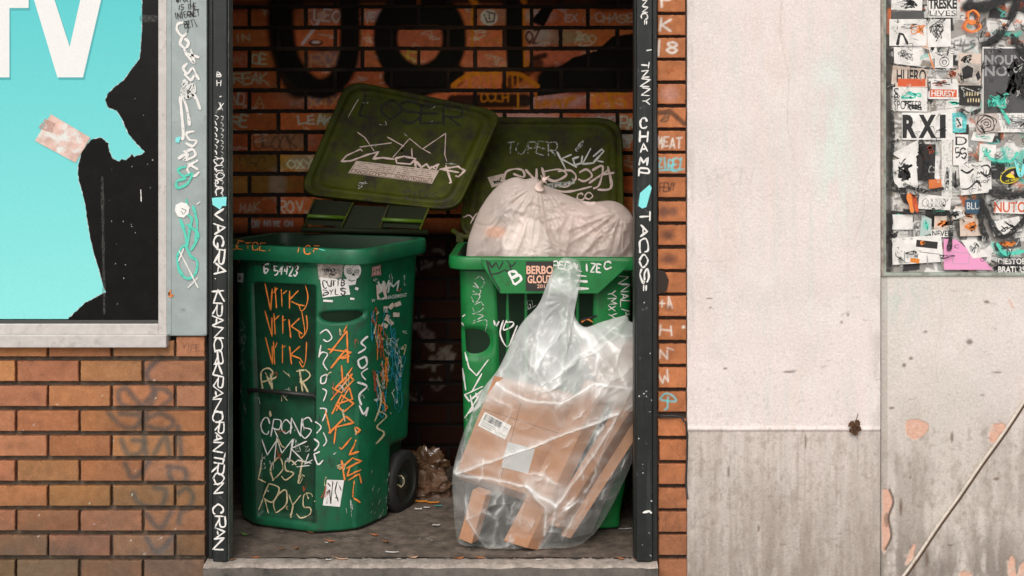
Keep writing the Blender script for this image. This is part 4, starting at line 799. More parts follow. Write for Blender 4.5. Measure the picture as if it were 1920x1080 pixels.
wl_([[(336, 470), (352, 500), (372, 540)], [(368, 384), (376, 378)], [(372, 520), (352, 540)], [(345, 465), (335, 490)]], 2, PW); dm_.poly([(328, 394), (330, 384), (340, 379), (350, 381), (356, 389), (354, 400), (345, 408), (334, 406)], PWs); dm_.ribbon([(340, 390), (350, 395), (344, 402), (340, 395)], 1.6, INK); dm_.poly([(330, 258), (340, 256), (336, 268), (329, 266)], PA)
dm_.ribbon(scribble(321, 552, 8, 20, 6), 3, PO, 2)
f_.build('mullion', win)

# ================================================================== DOORWAY POSTS
pm = mat('black_green_steel', (.012, .015, .014), .42, .2, noise_scale=18, noise_amt=.3, dirt=((.16, .17, .16), 30, .62, .75), bump=.15, streak=((.04, .046, .044), .55, .75, 60), grain=.15)
m_ = MB(); top = at(0, -60, 0).z
m_.box((at(390.5, 0, 0).x, .005, -.001), (at(398, 0, 0).x, .09, top), pm, .001); m_.box((at(398.6, 0, -.03).x, -.028, 0.002), (at(425.5, 0, -.03).x, .05, top), pm, .004)
m_.box((at(425.5, 0, -.01).x + .0005, -.012, .002), (at(429.5, 0, -.01).x, .06, top), mat('pale_edge_steel', (.12, .13, .12), .4, .4, noise_scale=40, noise_amt=.4), .0015)
d = Deco(plane_cast(-.028), m_, .0008)
d.tag('BH', 407, 146, 407, 176, 9, 2.2, PW, stack=True); d.ribbon([(413, 180), (414, 182)], 4, PW, 1); d.tag('*', 407, 205, 421, 208, 12, 2, PW)
d.tag("C-0000.TTUTTUOX", 404, 368, 404, 210, 15, 1.8, PW, jit=.6) if False else None
for k in range(14):
    y = 216 + k * 11; d.ribbon(catmull([(403, y), (407 + random.uniform(-2, 3), y + 4), (406, y + 8)], 4), 2, PW, 2); d.ribbon(catmull([(414, y + 2), (419, y + random.uniform(3, 8)), (416, y + 10)], 4), 2, PWf, 2)
d.tag('C-000U', 405, 366, 405, 290, 16, 1.8, PW, jit=.4) if False else d.tag('CUOUC', 404, 296, 404, 366, 15, 2, PW, jit=.5)
d.poly([(397.5, 371), (425, 369), (424, 386), (417, 386), (413, 393), (399, 384)], PA)
d.tag('VAGRA', 402, 392, 402, 520, 19, 3.6, PW, jit=.35, fill=.86); d.tag(',', 404, 520, 404, 530, 8, 3, PW); d.tag('KRANCRKRAN', 400, 546, 400, 772, 18, 3.0, PW, jit=.45, fill=.9); d.tag('KRANTRON', 401, 690, 401, 934, 18, 3.0, PW, jit=.45, fill=.85) if False else d.tag('CRANTRON', 401, 772, 401, 926, 18, 3.0, PW, jit=.4, fill=.88)
d.tag('CRAN', 402, 946, 402, 1032, 18, 3.2, PW, jit=.35, fill=.85)
m_.build('steel_post', label='dark steel doorpost on the left, covered in white vertical graffiti lettering', category='post', group='doorway posts')
m_ = MB(); m_.box((at(1193.5, 0, -.03).x, -.028, .002), (at(1224, 0, -.03).x, .06, top), pm, .005); m_.box((at(1224, 0, -.02).x + .0005, -.018, .002), (at(1231.5, 0, -.02).x, .06, top), pm, .001)
m_.box((at(1190, 0, -.01).x, .0, .002), (at(1193.5, 0, -.01).x - .0005, .07, top), pm, .001)
d = Deco(plane_cast(-.028), m_, .0008)
d.tag('ZNNC', 1203, -10, 1203, 38, 11, 2.4, PW); d.tag('=', 1206, 38, 1206, 48, 9, 2.4, PW); d.ribbon([(1212, 95), (1222, 93)], 3, PW, 2); d.tag('TNNNY', 1203, 115, 1203, 200, 15, 2.6, PW, jit=.35)
d.tag('CHAMP', 1200, 240, 1200, 358, 18, 3.8, PW, stack=True, jit=.25); d.poly([(1197, 386), (1200, 362), (1218, 346), (1222, 352), (1212, 388), (1204, 391)], PA)
d.tag('TACOS', 1200, 394, 1200, 534, 16, 3.4, PW, jit=.3, fill=.82); d.tag('=', 1202, 534, 1202, 548, 14, 3, PW)
for k in range(16): x, y = random.uniform(1196, 1222), random.uniform(560, 1040); d.ribbon([(x, y), (x + random.uniform(1, 4), y + random.uniform(-3, 3))], 2, PWf, 1)
d.ribbon([(1205, 961), (1217, 958), (1222, 962)], 4, PWs, 2); d.ribbon([(1196, 945), (1222, 925)], 1.2, PKf, 3)
m_.build('steel_post', label='dark steel doorpost on the right, with white stacked letters and an aqua splash', category='post', group='doorway posts')

# ================================================================== WHEELIE BINS
green = mat('green_bin_plastic', (.006, .105, .046), .4, noise_scale=14, noise_amt=.2, dirt=((.025, .045, .03), 12, .54, .74), streak=((.012, .09, .04), .58, .8, 40), bump=.12, bump_scale=250, grain=.08)
greenb = mat('bright_green_bin_plastic', (.006, .165, .036), .4, noise_scale=14, noise_amt=.22, dirt=((.025, .05, .02), 14, .55, .74), bump=.12, bump_scale=250, grain=.08)
olive = mat('olive_lid_plastic', (.052, .062, .003), .6, spec=.2, noise_scale=10, noise_amt=.35, dirt=((.03, .022, .016), 9, .47, .66), bump=.15, grain=.1)
black_p = mat('black_plastic', (.018, .018, .016), .5, noise_scale=40, noise_amt=.3, grain=.1)
rubber = mat('tyre_rubber', (.014, .013, .012), .8, noise_scale=50, noise_amt=.4, bump=.4)
innm = mat('shaded_bin_interior', (.004, .022, .008), .6, noise_scale=10)  # interior shade put into a darker copy of the bin green
def roundpoly(pts, r, seg=6):
    out = []; n = len(pts)
    for i in range(n):
        p0, p, p1 = (Vector(pts[i - 1]), Vector(pts[i]), Vector(pts[(i + 1) % n])); rr = r[i] if isinstance(r, (list, tuple)) else r
        a = (p0 - p).normalized(); b = (p1 - p).normalized(); ra = min(rr, (p0 - p).length * .45); rb = min(rr, (p1 - p).length * .45)
        A, Bp = p + a * ra, p + b * rb
        for k in range(seg + 1): t = k / seg; out.append(A * (1 - t) ** 2 + p * 2 * t * (1 - t) + Bp * t * t)
    return out
def resamp(pts, n):
    P = pts + [pts[0]]; L = [0]
    for a, b in zip(P, P[1:]): L.append(L[-1] + (b - a).length)
    o = []; j = 0
    for i in range(n):
        t = L[-1] * i / n
        while L[j + 1] < t: j += 1
        o.append(P[j].lerp(P[j + 1], (t - L[j]) / max(1e-9, L[j + 1] - L[j])))
    return o
class Frame2:
    def __init__(s, F, a): s.F = Vector((F[0], F[1], 0)); s.u = Vector((math.cos(a), -math.sin(a), 0)); s.v = Vector((math.sin(a), math.cos(a), 0))
    def w(s, u, v, z): return s.F + s.u * u + s.v * v + Vector((0, 0, z))
def bin_body(fr, plan, ztop, taper, disp, m, zc=.006, N=260, M=170, cen=(0, .10), rr=.045, recess=None):
    mb = MB(); P2 = resamp(roundpoly(plan, rr), N); rows = []
    def ring(z, inset_=0, dsp=True):
        t = taper + (1 - taper) * max(0, z / ztop); r = []
        for i, p in enumerate(P2):
            q0, q1 = P2[i - 1], P2[(i + 1) % N]; tn = (q1 - q0).normalized(); nrm = Vector((tn.y, -tn.x))
            x = cen[0] + (p.x - cen[0]) * t; y = cen[1] + (p.y - cen[1]) * t
            dd = inset_ + (disp(p.x, p.y, z, nrm) if dsp else 0)
            r.append(fr.w(x - nrm.x * dd, y - nrm.y * dd, z))
        return r
    rows.append(ring(zc - .005, .03)); rows.append(ring(zc, .008))
    for j in range(M + 1): rows.append(ring(zc + .006 + (ztop - zc - .006) * j / M))
    mb.grid(rows, m, wrap=True, flip=False)
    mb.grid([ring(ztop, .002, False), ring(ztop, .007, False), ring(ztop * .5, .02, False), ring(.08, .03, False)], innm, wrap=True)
    if recess:
        mi = mb.mi(recess[0])
        for k, f in enumerate(mb.f):
            c = sum((Vector(mb.v[i]) for i in f), Vector()) / 4 - fr.F
            if abs(c.dot(fr.u)) < recess[1] and recess[2] < c.z < recess[3] and c.dot(fr.v) < .12: mb.m[k] = mi
    base = ring(.08, .03, False); o = mb.add(base, [tuple(range(N))], innm); mb.add(rows[0], [tuple(range(N))], m)
    return mb
def rim_mesh(fr, pl, z0, z1, th, m, r=.07, inner=.035, N=160):
    P2 = resamp(roundpoly(pl, r), N); mb = MB()
    def off(dist, z):
        o = []
        for i, p in enumerate(P2):
            tn = (P2[(i + 1) % N] - P2[i - 1]).normalized(); nrm = Vector((tn.y, -tn.x)); q = p - nrm * dist; o.append(fr.w(q.x, q.y, z + .0012 * noise.noise(Vector((p.x * 8, p.y * 8, z)))))
        return o
    b = .005
    mb.grid([off(inner, z0 + .004), off(.008, z0), off(b * .3, z0 + b * .4), off(0, z0 + b), off(-.002, (z0 + z1) / 2), off(0, z1 - b), off(b * .3, z1 - b * .3), off(b, z1), off(b + .006, z1 - .001), off(b + .009, z1 - .005), off(b + .014, z1 - .005), off(b + .017, z1 + .001), off(inner - .004, z1 - .001)], m, wrap=True); mb.grid([off(inner - .004, z1 - .001), off(inner, z1 - .006), off(inner + .003, z1 - .058)], innm, wrap=True)
    return mb
def lid_mesh(c, m, thick=.028, rad=.13, N=120, lipc=.86):
    """c: TL TR BR BL world points of the side facing the street"""
    TL, TR, BR_, BL = c; nrm = ((TR - TL).cross(BL - TL)).normalized()
    if nrm.dot(EYE - TL) < 0: nrm = -nrm
    P2 = resamp(roundpoly([(-1, -1), (1, -1), (1, 1), (-1, 1)], rad * 2), N)
    def pt(x, y, h):
        u, v = (x + 1) / 2, (y + 1) / 2; p = (TL * (1 - u) + TR * u) * (1 - v) + (BL * (1 - u) + BR_ * u) * v
        bow = -.012 * (1 - x * x) * (1 - y * y)
        return p + nrm * (h + bow)
    prof = [(0.02, 0), (.3, 0), (.55, 0.001), (.78, .001), (.80, .002), (.83, .014), (.86, .018), (.91, .017), (.925, .010), (.935, .009), (.95, .018), (.98, .02), (.995, .017), (1.0, .010), (1.0, -.008), (.99, -.014), (.95, -thick), (.8, -thick - .006), (.02, -thick - .01)]
    mb = MB(); mb.grid([[pt(p.x * r, p.y * r, h) for p in P2] for r, h in prof], m, wrap=True)
    return mb, nrm

# ---------- left bin
F1 = Frame2((-.883, .345), R(22)); Z1 = 1.055
darkg = mat('dark_green_recess', (.006, .06, .028), .5, noise_scale=14, noise_amt=.4, dirt=((.012, .015, .01), 6, .45, .7), bump=.12, bump_scale=250, grain=.1)  # recess faces coloured a darker green than the body
plan1 = [(-.15, 0), (.15, 0), (.30, .10), (.33, .52), (.27, .56), (-.27, .56), (-.33, .52), (-.30, .10)]
def disp1(u, v, z, n):
    d_ = 0
    if v < .06:
        e = sm(.145, .132, abs(u)) * sm(.955, .94, z) * sm(.03, .06, z); d_ += .04 * e
        if z < .5: d_ -= .012 * e
    if u > .14 and v < .14:   # hand pocket on the chamfer
        q = ((u - .228) / .075) ** 2 + ((z - .835) / .03) ** 2; d_ += .045 * sm(1.15, .0, q) * sm(.856, .846, z)
    if v > .09 and v < .5 and abs(u) > .28: d_ += .006 * sm(.45, .5, z) - .006
    if z > Z1 - .03: d_ -= .006
    if v > .35 and abs(u) > .28: d_ += .05 * sm(.30, .34, v) * sm(.30, .25, z)
    return d_
bin1 = thing('wheelie_bin', F1.w(0, .3, 0), 'dark green wheelie bin on the left, empty, lid thrown open, scrawled in orange and white', 'bin', 'green wheelie bins in the alcove')
bb = bin_body(F1, plan1, Z1, .885, disp1, green, rr=[.03, .03, .11, .05, .05, .05, .05, .11], recess=(darkg, .138, .04, .955)); cast = mesh_cast(bb); D1 = Deco(cast, bb, .0012)
# graffiti on left bin
for k in range(3):
    y = 578 + k * 52; rj = random.Random(60 + k); J = lambda L: [(x_ + rj.uniform(-2.5, 2.5), y_ + rj.uniform(-3, 3)) for x_, y_ in L]
    D1.lines([J([(498 - k, y - 48), (509, y + 2), (511, y - 36)]), J([(514, y - 42), (517, y - 1)]), J([(514, y - 28), (522, y - 40)]), J([(530, y - 38), (531, y - 2)]), J([(530, y - 28), (538, y - 34)]), J([(543, y - 34), (545, y + 2)]), J([(545, y - 16), (561, y - 32)]), J([(547, y - 16), (562, y - 9), (570, y - 3)])], 2.4, PO)
    D1.ribbon(catmull(J([(571 + k * 2, y - 42), (577, y - 20), (575, y - 4), (566, y + 3), (560, y - 4)]), 5), 2, PO)
D1.ribbon(catmull([(566, y - 100), (572, y - 60), (566, y - 50)], 5), 2, PO)
D1.lines([[(494, 735), (490, 700), (502, 690), (512, 698), (504, 712), (490, 716)], [(498, 698), (514, 736)], [(508, 700), (512, 736)], [(508, 712), (520, 706)]], 3, PC, True); D1.lines([[(562, 692), (568, 734)], [(556, 696), (574, 694), (582, 704), (572, 714), (562, 716)], [(568, 716), (580, 738)], [(556, 724), (556, 736)]], 3, PC, True)
D1.tag('6', 495, 512, 505, 513, 18, 3, PWs, jit=.05); D1.tag('54423', 515, 514, 561, 516, 17, 2.8, PW, jit=.1, fill=.7); D1.lines([scribble(470 + k * 16, 496, 22, 22, 6) for k in range(7)], 3, PKf)
D1.tag('CRONS', 490, 816, 586, 820, 32, 2.2, PW, jit=.3, fill=.85); D1.tag('VMK', 490, 855, 575, 860, 34, 2.2, PW, jit=.3, fill=.9); D1.tag('LOST', 484, 900, 572, 912, 46, 2.8, PC, jit=.3, fill=.9); D1.tag('ROYS', 488, 950, 580, 978, 46, 2.6, PC, jit=.3, fill=.9)
D1.lines([[(548, 872), (560, 862), (585, 868)], [(556, 875), (582, 872)], [(580, 850), (572, 870), (590, 860)]], 2, PW)
D1.tag('O8YK', 446, 602, 448, 700, 14, 1.5, PWf, jit=.4); D1.tag('ZLTY', 440, 722, 448, 800, 14, 1.4, PWf, jit=.5)
D1.lines([[(600, 625), (612, 618), (622, 632), (614, 640), (606, 636)], [(602, 646), (598, 670)], [(598, 668), (604, 660), (614, 664), (606, 680), (614, 694)], [(602, 706), (612, 702), (610, 716), (602, 718), (602, 706)], [(604, 728), (612, 734), (606, 752)], [(600, 765), (612, 768), (604, 790)], [(592, 790), (602, 800), (594, 812)], [(606, 810), (612, 826), (606, 836)], [(590, 822), (598, 832), (588, 850), (600, 846)], [(590, 850), (596, 870), (606, 862)]], 2.4, PW, True)
D1.lines([[(618, 662), (650, 620), (652, 680)], [(614, 654), (658, 660), (636, 672)], [(620, 690), (648, 655), (654, 668), (640, 672)], [(640, 684), (642, 716), (660, 688)], [(620, 750), (660, 700)], [(628, 728), (652, 702), (662, 712), (640, 736), (622, 726)], [(630, 770), (654, 726), (660, 748), (634, 756)], [(622, 776), (640, 740), (662, 756), (644, 772), (630, 758)]], 3.2, PO)
D1.lines([[(610, 770), (620, 812)], [(616, 812), (648, 780), (662, 792), (630, 800), (626, 832)], [(664, 800), (668, 812), (674, 806), (668, 800)], [(658, 820), (640, 842), (636, 838)], [(668, 824), (654, 852), (672, 846)], [(640, 862), (646, 900)], [(636, 880), (660, 858), (676, 864), (648, 878)], [(656, 872), (650, 892), (676, 880)], [(652, 900), (672, 888), (676, 906)], [(664, 900), (660, 930), (674, 942)], [(650, 610), (644, 622)]], 3.2, PO)
D1.lines([[(688, 630), (676, 642), (684, 652), (670, 662)], [(684, 668), (670, 676), (676, 690), (686, 682), (684, 668)], [(688, 690), (676, 700), (684, 712)], [(668, 716), (686, 724), (672, 740), (676, 760)], [(672, 760), (680, 776), (688, 764), (684, 780)]], 3.4, PW, True)
rg = random.Random(14)
for k in range(16): D1.ribbon(scribble(rg.uniform(700, 728), rg.uniform(600, 760), 16, 70, 6, rg), 2, rg.choice((PWf, PWf, PR, PO, PB)), 3)
for k in range(14): D1.ribbon(scribble(rg.uniform(726, 752), rg.uniform(640, 760), 14, 70, 6, rg), 1.8, rg.choice((PB, PB, PWf)), 3)
D1.lines([[(704, 700), (712, 750), (700, 790)], [(706, 770), (722, 780), (704, 800), (718, 812), (702, 832)]], 3, PC, True)
for k in range(22): x = rg.uniform(695, 730); y = rg.uniform(880, 970); D1.ribbon([(x, y), (x + rg.uniform(-4, 4), y + rg.uniform(4, 16))], 1, PWf, 3)
D1.lines([[(436, 520), (441, 535), (434, 545)], [(432, 490), (446, 480), (452, 490)]], 3, PO, True)
for k in range(10): x = rg.uniform(595, 690); D1.ribbon([(x, rg.uniform(520, 960)), (x + rg.uniform(-3, 3), rg.uniform(520, 960))][:1] + [(x + 3, 0)][:0] or [(x, 900)], 1, PWf) if False else None
rg = random.Random(99)
for k in range(80):
    x, y = rg.choice(((rg.uniform(478, 584), rg.uniform(690, 960)), (rg.uniform(600, 690), rg.uniform(610, 960)), (rg.uniform(695, 760), rg.uniform(500, 800))))
    D1.ribbon(scribble(x, y, rg.uniform(6, 18), rg.uniform(10, 34), rg.randint(3, 6), rg), rg.uniform(.9, 1.6), rg.choice((PWf, PWf, PKf, PC, PR)), 2.5)
bb.build('body', bin1)
rm = rim_mesh(F1, [(-.36, -.03), (.36, -.03), (.37, .57), (-.37, .57)], 1.040, 1.099, .01, green, .1); Dr = Deco(mesh_cast(rm), rm, .001)
Dr.tag('JETCE, ', 432, 466, 528, 470, 12, 2.2, PO, jit=.4); Dr.tag('"ICF', 535, 473, 605, 475, 14, 2.2, PO, jit=.3); Dr.ribbon([(594, 466), (610, 470)], 2, PT, 2)
rm.build('rim', bin1)
m_ = MB(); a_, b_ = F1.w(-.155, -.0, .535), F1.w(.14, -.0, .535); m_.tube([a_ + Vector((0, .03, -.02)), a_, a_.lerp(b_, .5), b_, b_ + Vector((0, .03, -.02))], .0085, black_p, 12); m_.build('lift_bar', bin1)
for sgn in (1, -1):
    c = F1.w(sgn * .275, .45, .112); ax = F1.u * sgn
    def wheel_rings(prof, m, c=c, ax=ax, N=40):
        e1 = Vector((0, 0, 1)); e2 = ax.cross(e1); mb = MB()
        mb.grid([[c + ax * x + (e1 * math.cos(2 * math.pi * k / N) + e2 * math.sin(2 * math.pi * k / N)) * r for k in range(N)] for x, r in prof], m, wrap=True); return mb
    w_ = wheel_rings([(-.03, .085), (-.03, .118), (-.022, .126), (.022, .126), (.03, .118), (.031, .088)], rubber)
    hb = wheel_rings([(.031, .088), (.022, .082), (.018, .05), (.024, .03), (.032, .028), (.034, .001)], black_p)
    wo_ = w_.build('wheel', bin1)
    if sgn > 0:
        dh = Deco(mesh_cast(hb), hb, .001); dh.lines([[(752, 912), (742, 905), (748, 892), (756, 896), (756, 908), (750, 914)]], 2.4, PC, True)
        hbo = hb.build('hub', wo_)
    else: hb.build('hub', wo_)
# lid of left bin
LC = [at(652, 152, 1.20), at(944, 212, 1.06), at(858, 398, .86), at(560, 366, .98)]
lm, ln = lid_mesh(LC, olive); ld = Deco(mesh_cast(lm), lm, .0012)
ld.tag('LOSER', 676, 216, 866, 242, 36, 4.6, mat('grime_ink', (.01, .012, .004), .7, wear=(.2, .4)), jit=.3, fill=.9)
ld.lines([[(670, 248), (684, 258), (702, 284)], [(674, 276), (735, 268)], [(726, 257), (758, 275)], [(736, 296), (768, 260), (790, 278), (808, 288)], [(772, 278), (773, 296)], [(792, 280), (836, 250), (834, 290), (838, 303)]], 1.8, PP)
ld.lines([[(680, 284), (676, 280), (650, 292), (640, 303), (658, 302), (690, 290), (710, 285), (700, 298), (718, 296), (740, 299)], [(760, 293), (742, 297), (744, 306), (770, 308), (780, 298), (760, 294)], [(778, 300), (780, 318)], [(780, 302), (790, 314), (800, 308), (806, 316), (824, 308)], [(808, 312), (818, 318), (822, 308)], [(824, 318), (860, 312), (868, 320)], [(836, 310), (846, 342), (842, 344)], [(856, 312), (872, 320), (860, 332), (854, 330)], [(830, 318), (862, 324)]], 3.6, PP)
ld.lines([[(672, 186), (652, 220)]], 1.6, PP); ld.tag('DACOS', 758, 372, 826, 376, 14, 2.2, PKf)
rg = random.Random(41)
for k in range(26): x, y = rg.uniform(640, 880), rg.uniform(180, 380); ld.ribbon(scribble(x, y, rg.uniform(6, 26), rg.uniform(4, 14), rg.randint(3, 5), rg), rg.uniform(.8, 1.4), rg.choice((PWf, PKf, PKf)), 2.5)
lo = lm.build('lid', bin1)
lc = mesh_cast(lm)
def caution(dc, q):
    for t, a, b in (('PRECAUCION', .50, .92), ('CAUTION', .08, .42)):
        u0, u1 = (.04, .46) if t == 'CAUTION' else (.52, .96)
        dc.text(t, inset(q, u0 + .02, .70, u1 - .02, .92), mat('brown_print', (.12, .05, .03), .6), .01, flip=True)
        for k in range(4): z = inset(q, u0 + .02, .10 + k * .14, u1 - .02, .10 + k * .14); dc.ribbon([z[0], z[1]], 1.4, mat('faded_print', (.25, .14, .1), .6, wear=(.42, .6)), 3, False)
    z = inset(q, .02, .66, .98, .96); dc.ribbon(z + [z[0]], 1.1, mat('brown_print'), 4, False); z = inset(q, .49, .05, .49, .95); dc.ribbon([z[0], z[2]], 1.1, mat('brown_print'), 4, False)
sticker(lc, bin1, [(668, 302), (824, 320), (810, 345), (653, 325)], STC, caution, 10, .003)
def strap(parent, a, b, m):
    """a: two px on lid, b: two px on rim, with depths"""
    mb = MB(); pts = [(at(*p), at(*q)) for p, q in zip(a, b)]
    for p, q in pts: mb.tube([p, p.lerp(q, .55) + Vector((0, -.01, 0)), q], .0045, m, 8)
    (p0, q0), (p1, q1) = pts
    mb.hexa([p0 + Vector((.0, .010, 0)), p1 + Vector((0, .010, 0)), p1.lerp(q1, .95) + Vector((0, .006, 0)), p0.lerp(q0, .95) + Vector((0, .006, 0)), p0 + Vector((0, .018, 0)), p1 + Vector((0, .018, 0)), p1.lerp(q1, .95) + Vector((0, .014, 0)), p0.lerp(q0, .95) + Vector((0, .014, 0))], mat('dark_hinge_plastic', (.008, .012, .003), .7, spec=.2))
    c0, c1 = p0.lerp(q0, .62) + Vector((0, -.008, 0)), p1.lerp(q1, .62) + Vector((0, -.008, 0)); mb.tube([c0, c1], .009, mat('olive_hinge_plastic', (.06, .12, .006), .45), 8)
    mb.build('hinge_strap', parent)
strap(bin1, [(590, 374, .95), (662, 380, .93)], [(570, 424, .90), (640, 426, .88)], olive); strap(bin1, [(728, 385, .90), (804, 390, .86)], [(712, 428, .84), (787, 431, .80)], olive)
c1 = cast
q = [(596, 494), (622, 490), (654, 520), (655, 556)]
sticker(c1, bin1, [(595, 491), (645, 491), (640, 520), (598, 524)], mat('torn_grey_sticker', (.38, .33, .29), .7, noise_scale=60, noise_amt=.5), strokes(PKf, 5, 2, 201, 8), 5, .0026)
sticker(c1, bin1, [(600, 520), (652, 524), (656, 552), (605, 558)], STW, lambda dc, q: (dc.tag('CUTTB', 606, 538, 648, 536, 12, 2.4, INK, jit=.5), dc.tag('BYLS', 606, 553, 650, 551, 11, 2.4, INK, jit=.5)), 5, .003)
def sug(dc, q):
    E = lambda cx, cy, a, b, n=16: [(cx + a * math.cos(t * 6.283 / n), cy + b * math.sin(t * 6.283 / n)) for t in range(n + 1)]
    dc.poly(E(660, 507, 16, 18)[:-1], STW); dc.poly([(650, 518), (668, 520), (666, 533), (655, 535), (649, 528)], STW)
    for a in (E(655, 508, 5, 5, 10), E(668, 509, 4.5, 5, 10), E(655, 508, 2, 2, 8), E(668, 509, 2, 2, 8), [(652, 524), (658, 527), (666, 525)], [(655, 496), (661, 492), (667, 497)], [(661, 498), (661, 502)]): dc.ribbon(a, 1.2, INK, 1.5)
    dc.poly([(659, 516), (662, 511), (665, 517)], INK)
mbx = MB(); sug(Deco(c1, mbx, .0042), None); mbx.build('sticker', bin1, label='round white skull sticker')
sticker(c1, bin1, [(696, 501), (713, 496), (714, 515), (695, 519)], mat('pink_sticker', (.55, .3, .27), .6), multi(frame(INK), T('FM', INK, (.15, .25, .85, .8))), 3, .003)
mbx = MB(); dx = Deco(c1, mbx, .003); lw = mat('white_moulded_print', (.6, .62, .58), .5, wear=(.15, .35)); dx.text('W', [(706, 528), (730, 525), (728, 546), (708, 549)], lw, .03); dx.text('M', [(728, 529), (748, 525), (745, 545), (725, 549)], lw, .0); dx.text('MANAGEMENT', [(712, 556), (762, 549), (762, 556), (712, 563)], lw, .01); dx.text('W', [(696, 561), (702, 560), (702, 566), (696, 567)], lw, .01)
dx.poly([(704, 534), (722, 530), (724, 560), (706, 562)], mat('torn_pink_paper', (.62, .48, .42), .7)); dx.poly([(708, 552), (716, 546), (720, 556), (712, 560)], green); mbx.build('sticker', bin1, label='waste company initials beside a torn pink patch')
for k, (x, y) in enumerate(((722, 580), (725, 596), (733, 574), (745, 570), (742, 590), (720, 610), (731, 604))): sticker(c1, bin1, rect(x - 4, y - 6, x + 4, y + 6, k * 23), STC, None, 2, .0028, name='sticker_scrap')
sticker(c1, bin1, [(613, 899), (645, 900), (637, 950), (605, 947)], STW, lambda dc, q: dc.lines([[(612, 925), (618, 918), (620, 945)], [(624, 902), (620, 945)], [(632, 902), (628, 920), (634, 940)], [(614, 905), (620, 912)], [(636, 910), (640, 920)], [(628, 932), (634, 934)]], 2, INK), 4, .003, label='white sticker low on the bin corner')
sticker(c1, bin1, [(446, 512), (458, 512), (457, 530), (446, 528)], STW, strokes(PKf, 2, 1.4, 77), 3, .003); sticker(c1, bin1, [(431, 492), (444, 500), (440, 508), (430, 500)], STC, None, 3, .003)
for x, y, ww, hh, r_ in ((608, 548, 8, 6, 10), (640, 546, 14, 8, -5), (660, 560, 8, 4, 4), (668, 541, 6, 5, 20), (615, 564, 18, 4, 3)): sticker(c1, bin1, rect(x - ww / 2, y - hh / 2, x + ww / 2, y + hh / 2, r_), STW, None, 2, .0034, name='sticker_scrap')

hb = MB(); hb.tube([at(566, 430, .90), at(803, 436, .80)], .012, mat('dark_hinge_plastic'), 10)
hb.hexa([at(640, 384, .94), at(740, 388, .92), at(728, 430, .87), at(628, 428, .89), at(640, 384, .96), at(740, 388, .94), at(728, 430, .89), at(628, 428, .91)], mat('dark_hinge_plastic')); hb.build('hinge', bin1)
# ---------- right bin
F2 = Frame2((.125, .285), R(2.5)); Z2 = 1.02
plan2 = [(-.20, .045), (.20, .045), (.335, .075), (.34, .60), (.28, .64), (-.28, .64), (-.34, .60), (-.335, .075)]
def disp2(u, v, z, n):
    d_ = 0
    if v < .075 and abs(u) < .20:
        d_ += .03 * sm(.20, .17, abs(u)) * sm(.5, .56, z)
        for c in (-.145, -.075, .075, .125): d_ -= .022 * sm(.014, .006, abs(u - c)) * sm(.5, .56, z)
    if u < -.2 and v < .1:
        q = ((u + .29) / .10) ** 2 + ((z - .73) / .075) ** 2; d_ += .024 * sm(1.15, .0, q) * sm(.80, .765, z)
    if z < .2: d_ += .02 * sm(.2, .04, z)
    return d_
bin2 = thing('wheelie_bin', F2.w(0, .3, 0), 'brighter green wheelie bin on the right, overfilled, standing behind the clear bag of cardboard', 'bin', 'green wheelie bins in the alcove')
bb = bin_body(F2, plan2, Z2, .92, disp2, greenb); cast2 = mesh_cast(bb); D2 = Deco(cast2, bb, .0012)
D2.lines([[(890, 525), (900, 518), (908, 528), (902, 540), (886, 536)], [(888, 528), (902, 548), (886, 552)], [(886, 545), (900, 555), (890, 568), (884, 556)], [(890, 572), (902, 566), (906, 578), (892, 586), (886, 576)], [(886, 588), (906, 592), (888, 602)], [(886, 606), (912, 600), (910, 622)]], 2, PWf, True)
D2.tag('K', 862, 612, 874, 612, 22, 2.4, PW); D2.lines([[(936, 602), (930, 612)], [(944, 600), (938, 626), (952, 650), (966, 620)], [(950, 600), (944, 618), (960, 612), (962, 604), (948, 604)], [(956, 645), (970, 610)], [(926, 600), (928, 610)]], 3, PW, True)
D2.lines([[(872, 660), (880, 690), (894, 704), (916, 674)], [(868, 690), (874, 732)], [(904, 700), (884, 736)], [(906, 724), (872, 740), (880, 752), (906, 730), (872, 784)], [(882, 740), (888, 770), (900, 760), (892, 736)], [(878, 775), (905, 752)]], 3, PW); D2.tag('61', 990, 578, 1004, 576, 14, 1.4, PWf); D2.ribbon([(986, 582), (1006, 572)], 1.2, PWf)
D2.tag('NNALA', 1160, 520, 1166, 596, 18, 2, PW, jit=.5); D2.tag('YMXY', 1142, 545, 1138, 598, 14, 1.8, PW, jit=.5); D2.lines([[(1090, 604), (1100, 598), (1112, 604)]], 3, PO, True); D2.lines([[(1088, 600), (1120, 592)]], 4, PK)
for k in range(40): x, y = rg.uniform(852, 890), rg.uniform(760, 880); D2.ribbon([(x, y), (x + rg.uniform(-3, 3), y + rg.uniform(2, 6))], 1, PWf, 2)
bb.build('body', bin2)
rm = rim_mesh(F2, [(-.372, .0), (.40, .0), (.40, .66), (-.385, .66)], 1.012, 1.062, .01, greenb, .09); rm.build('rim', bin2)
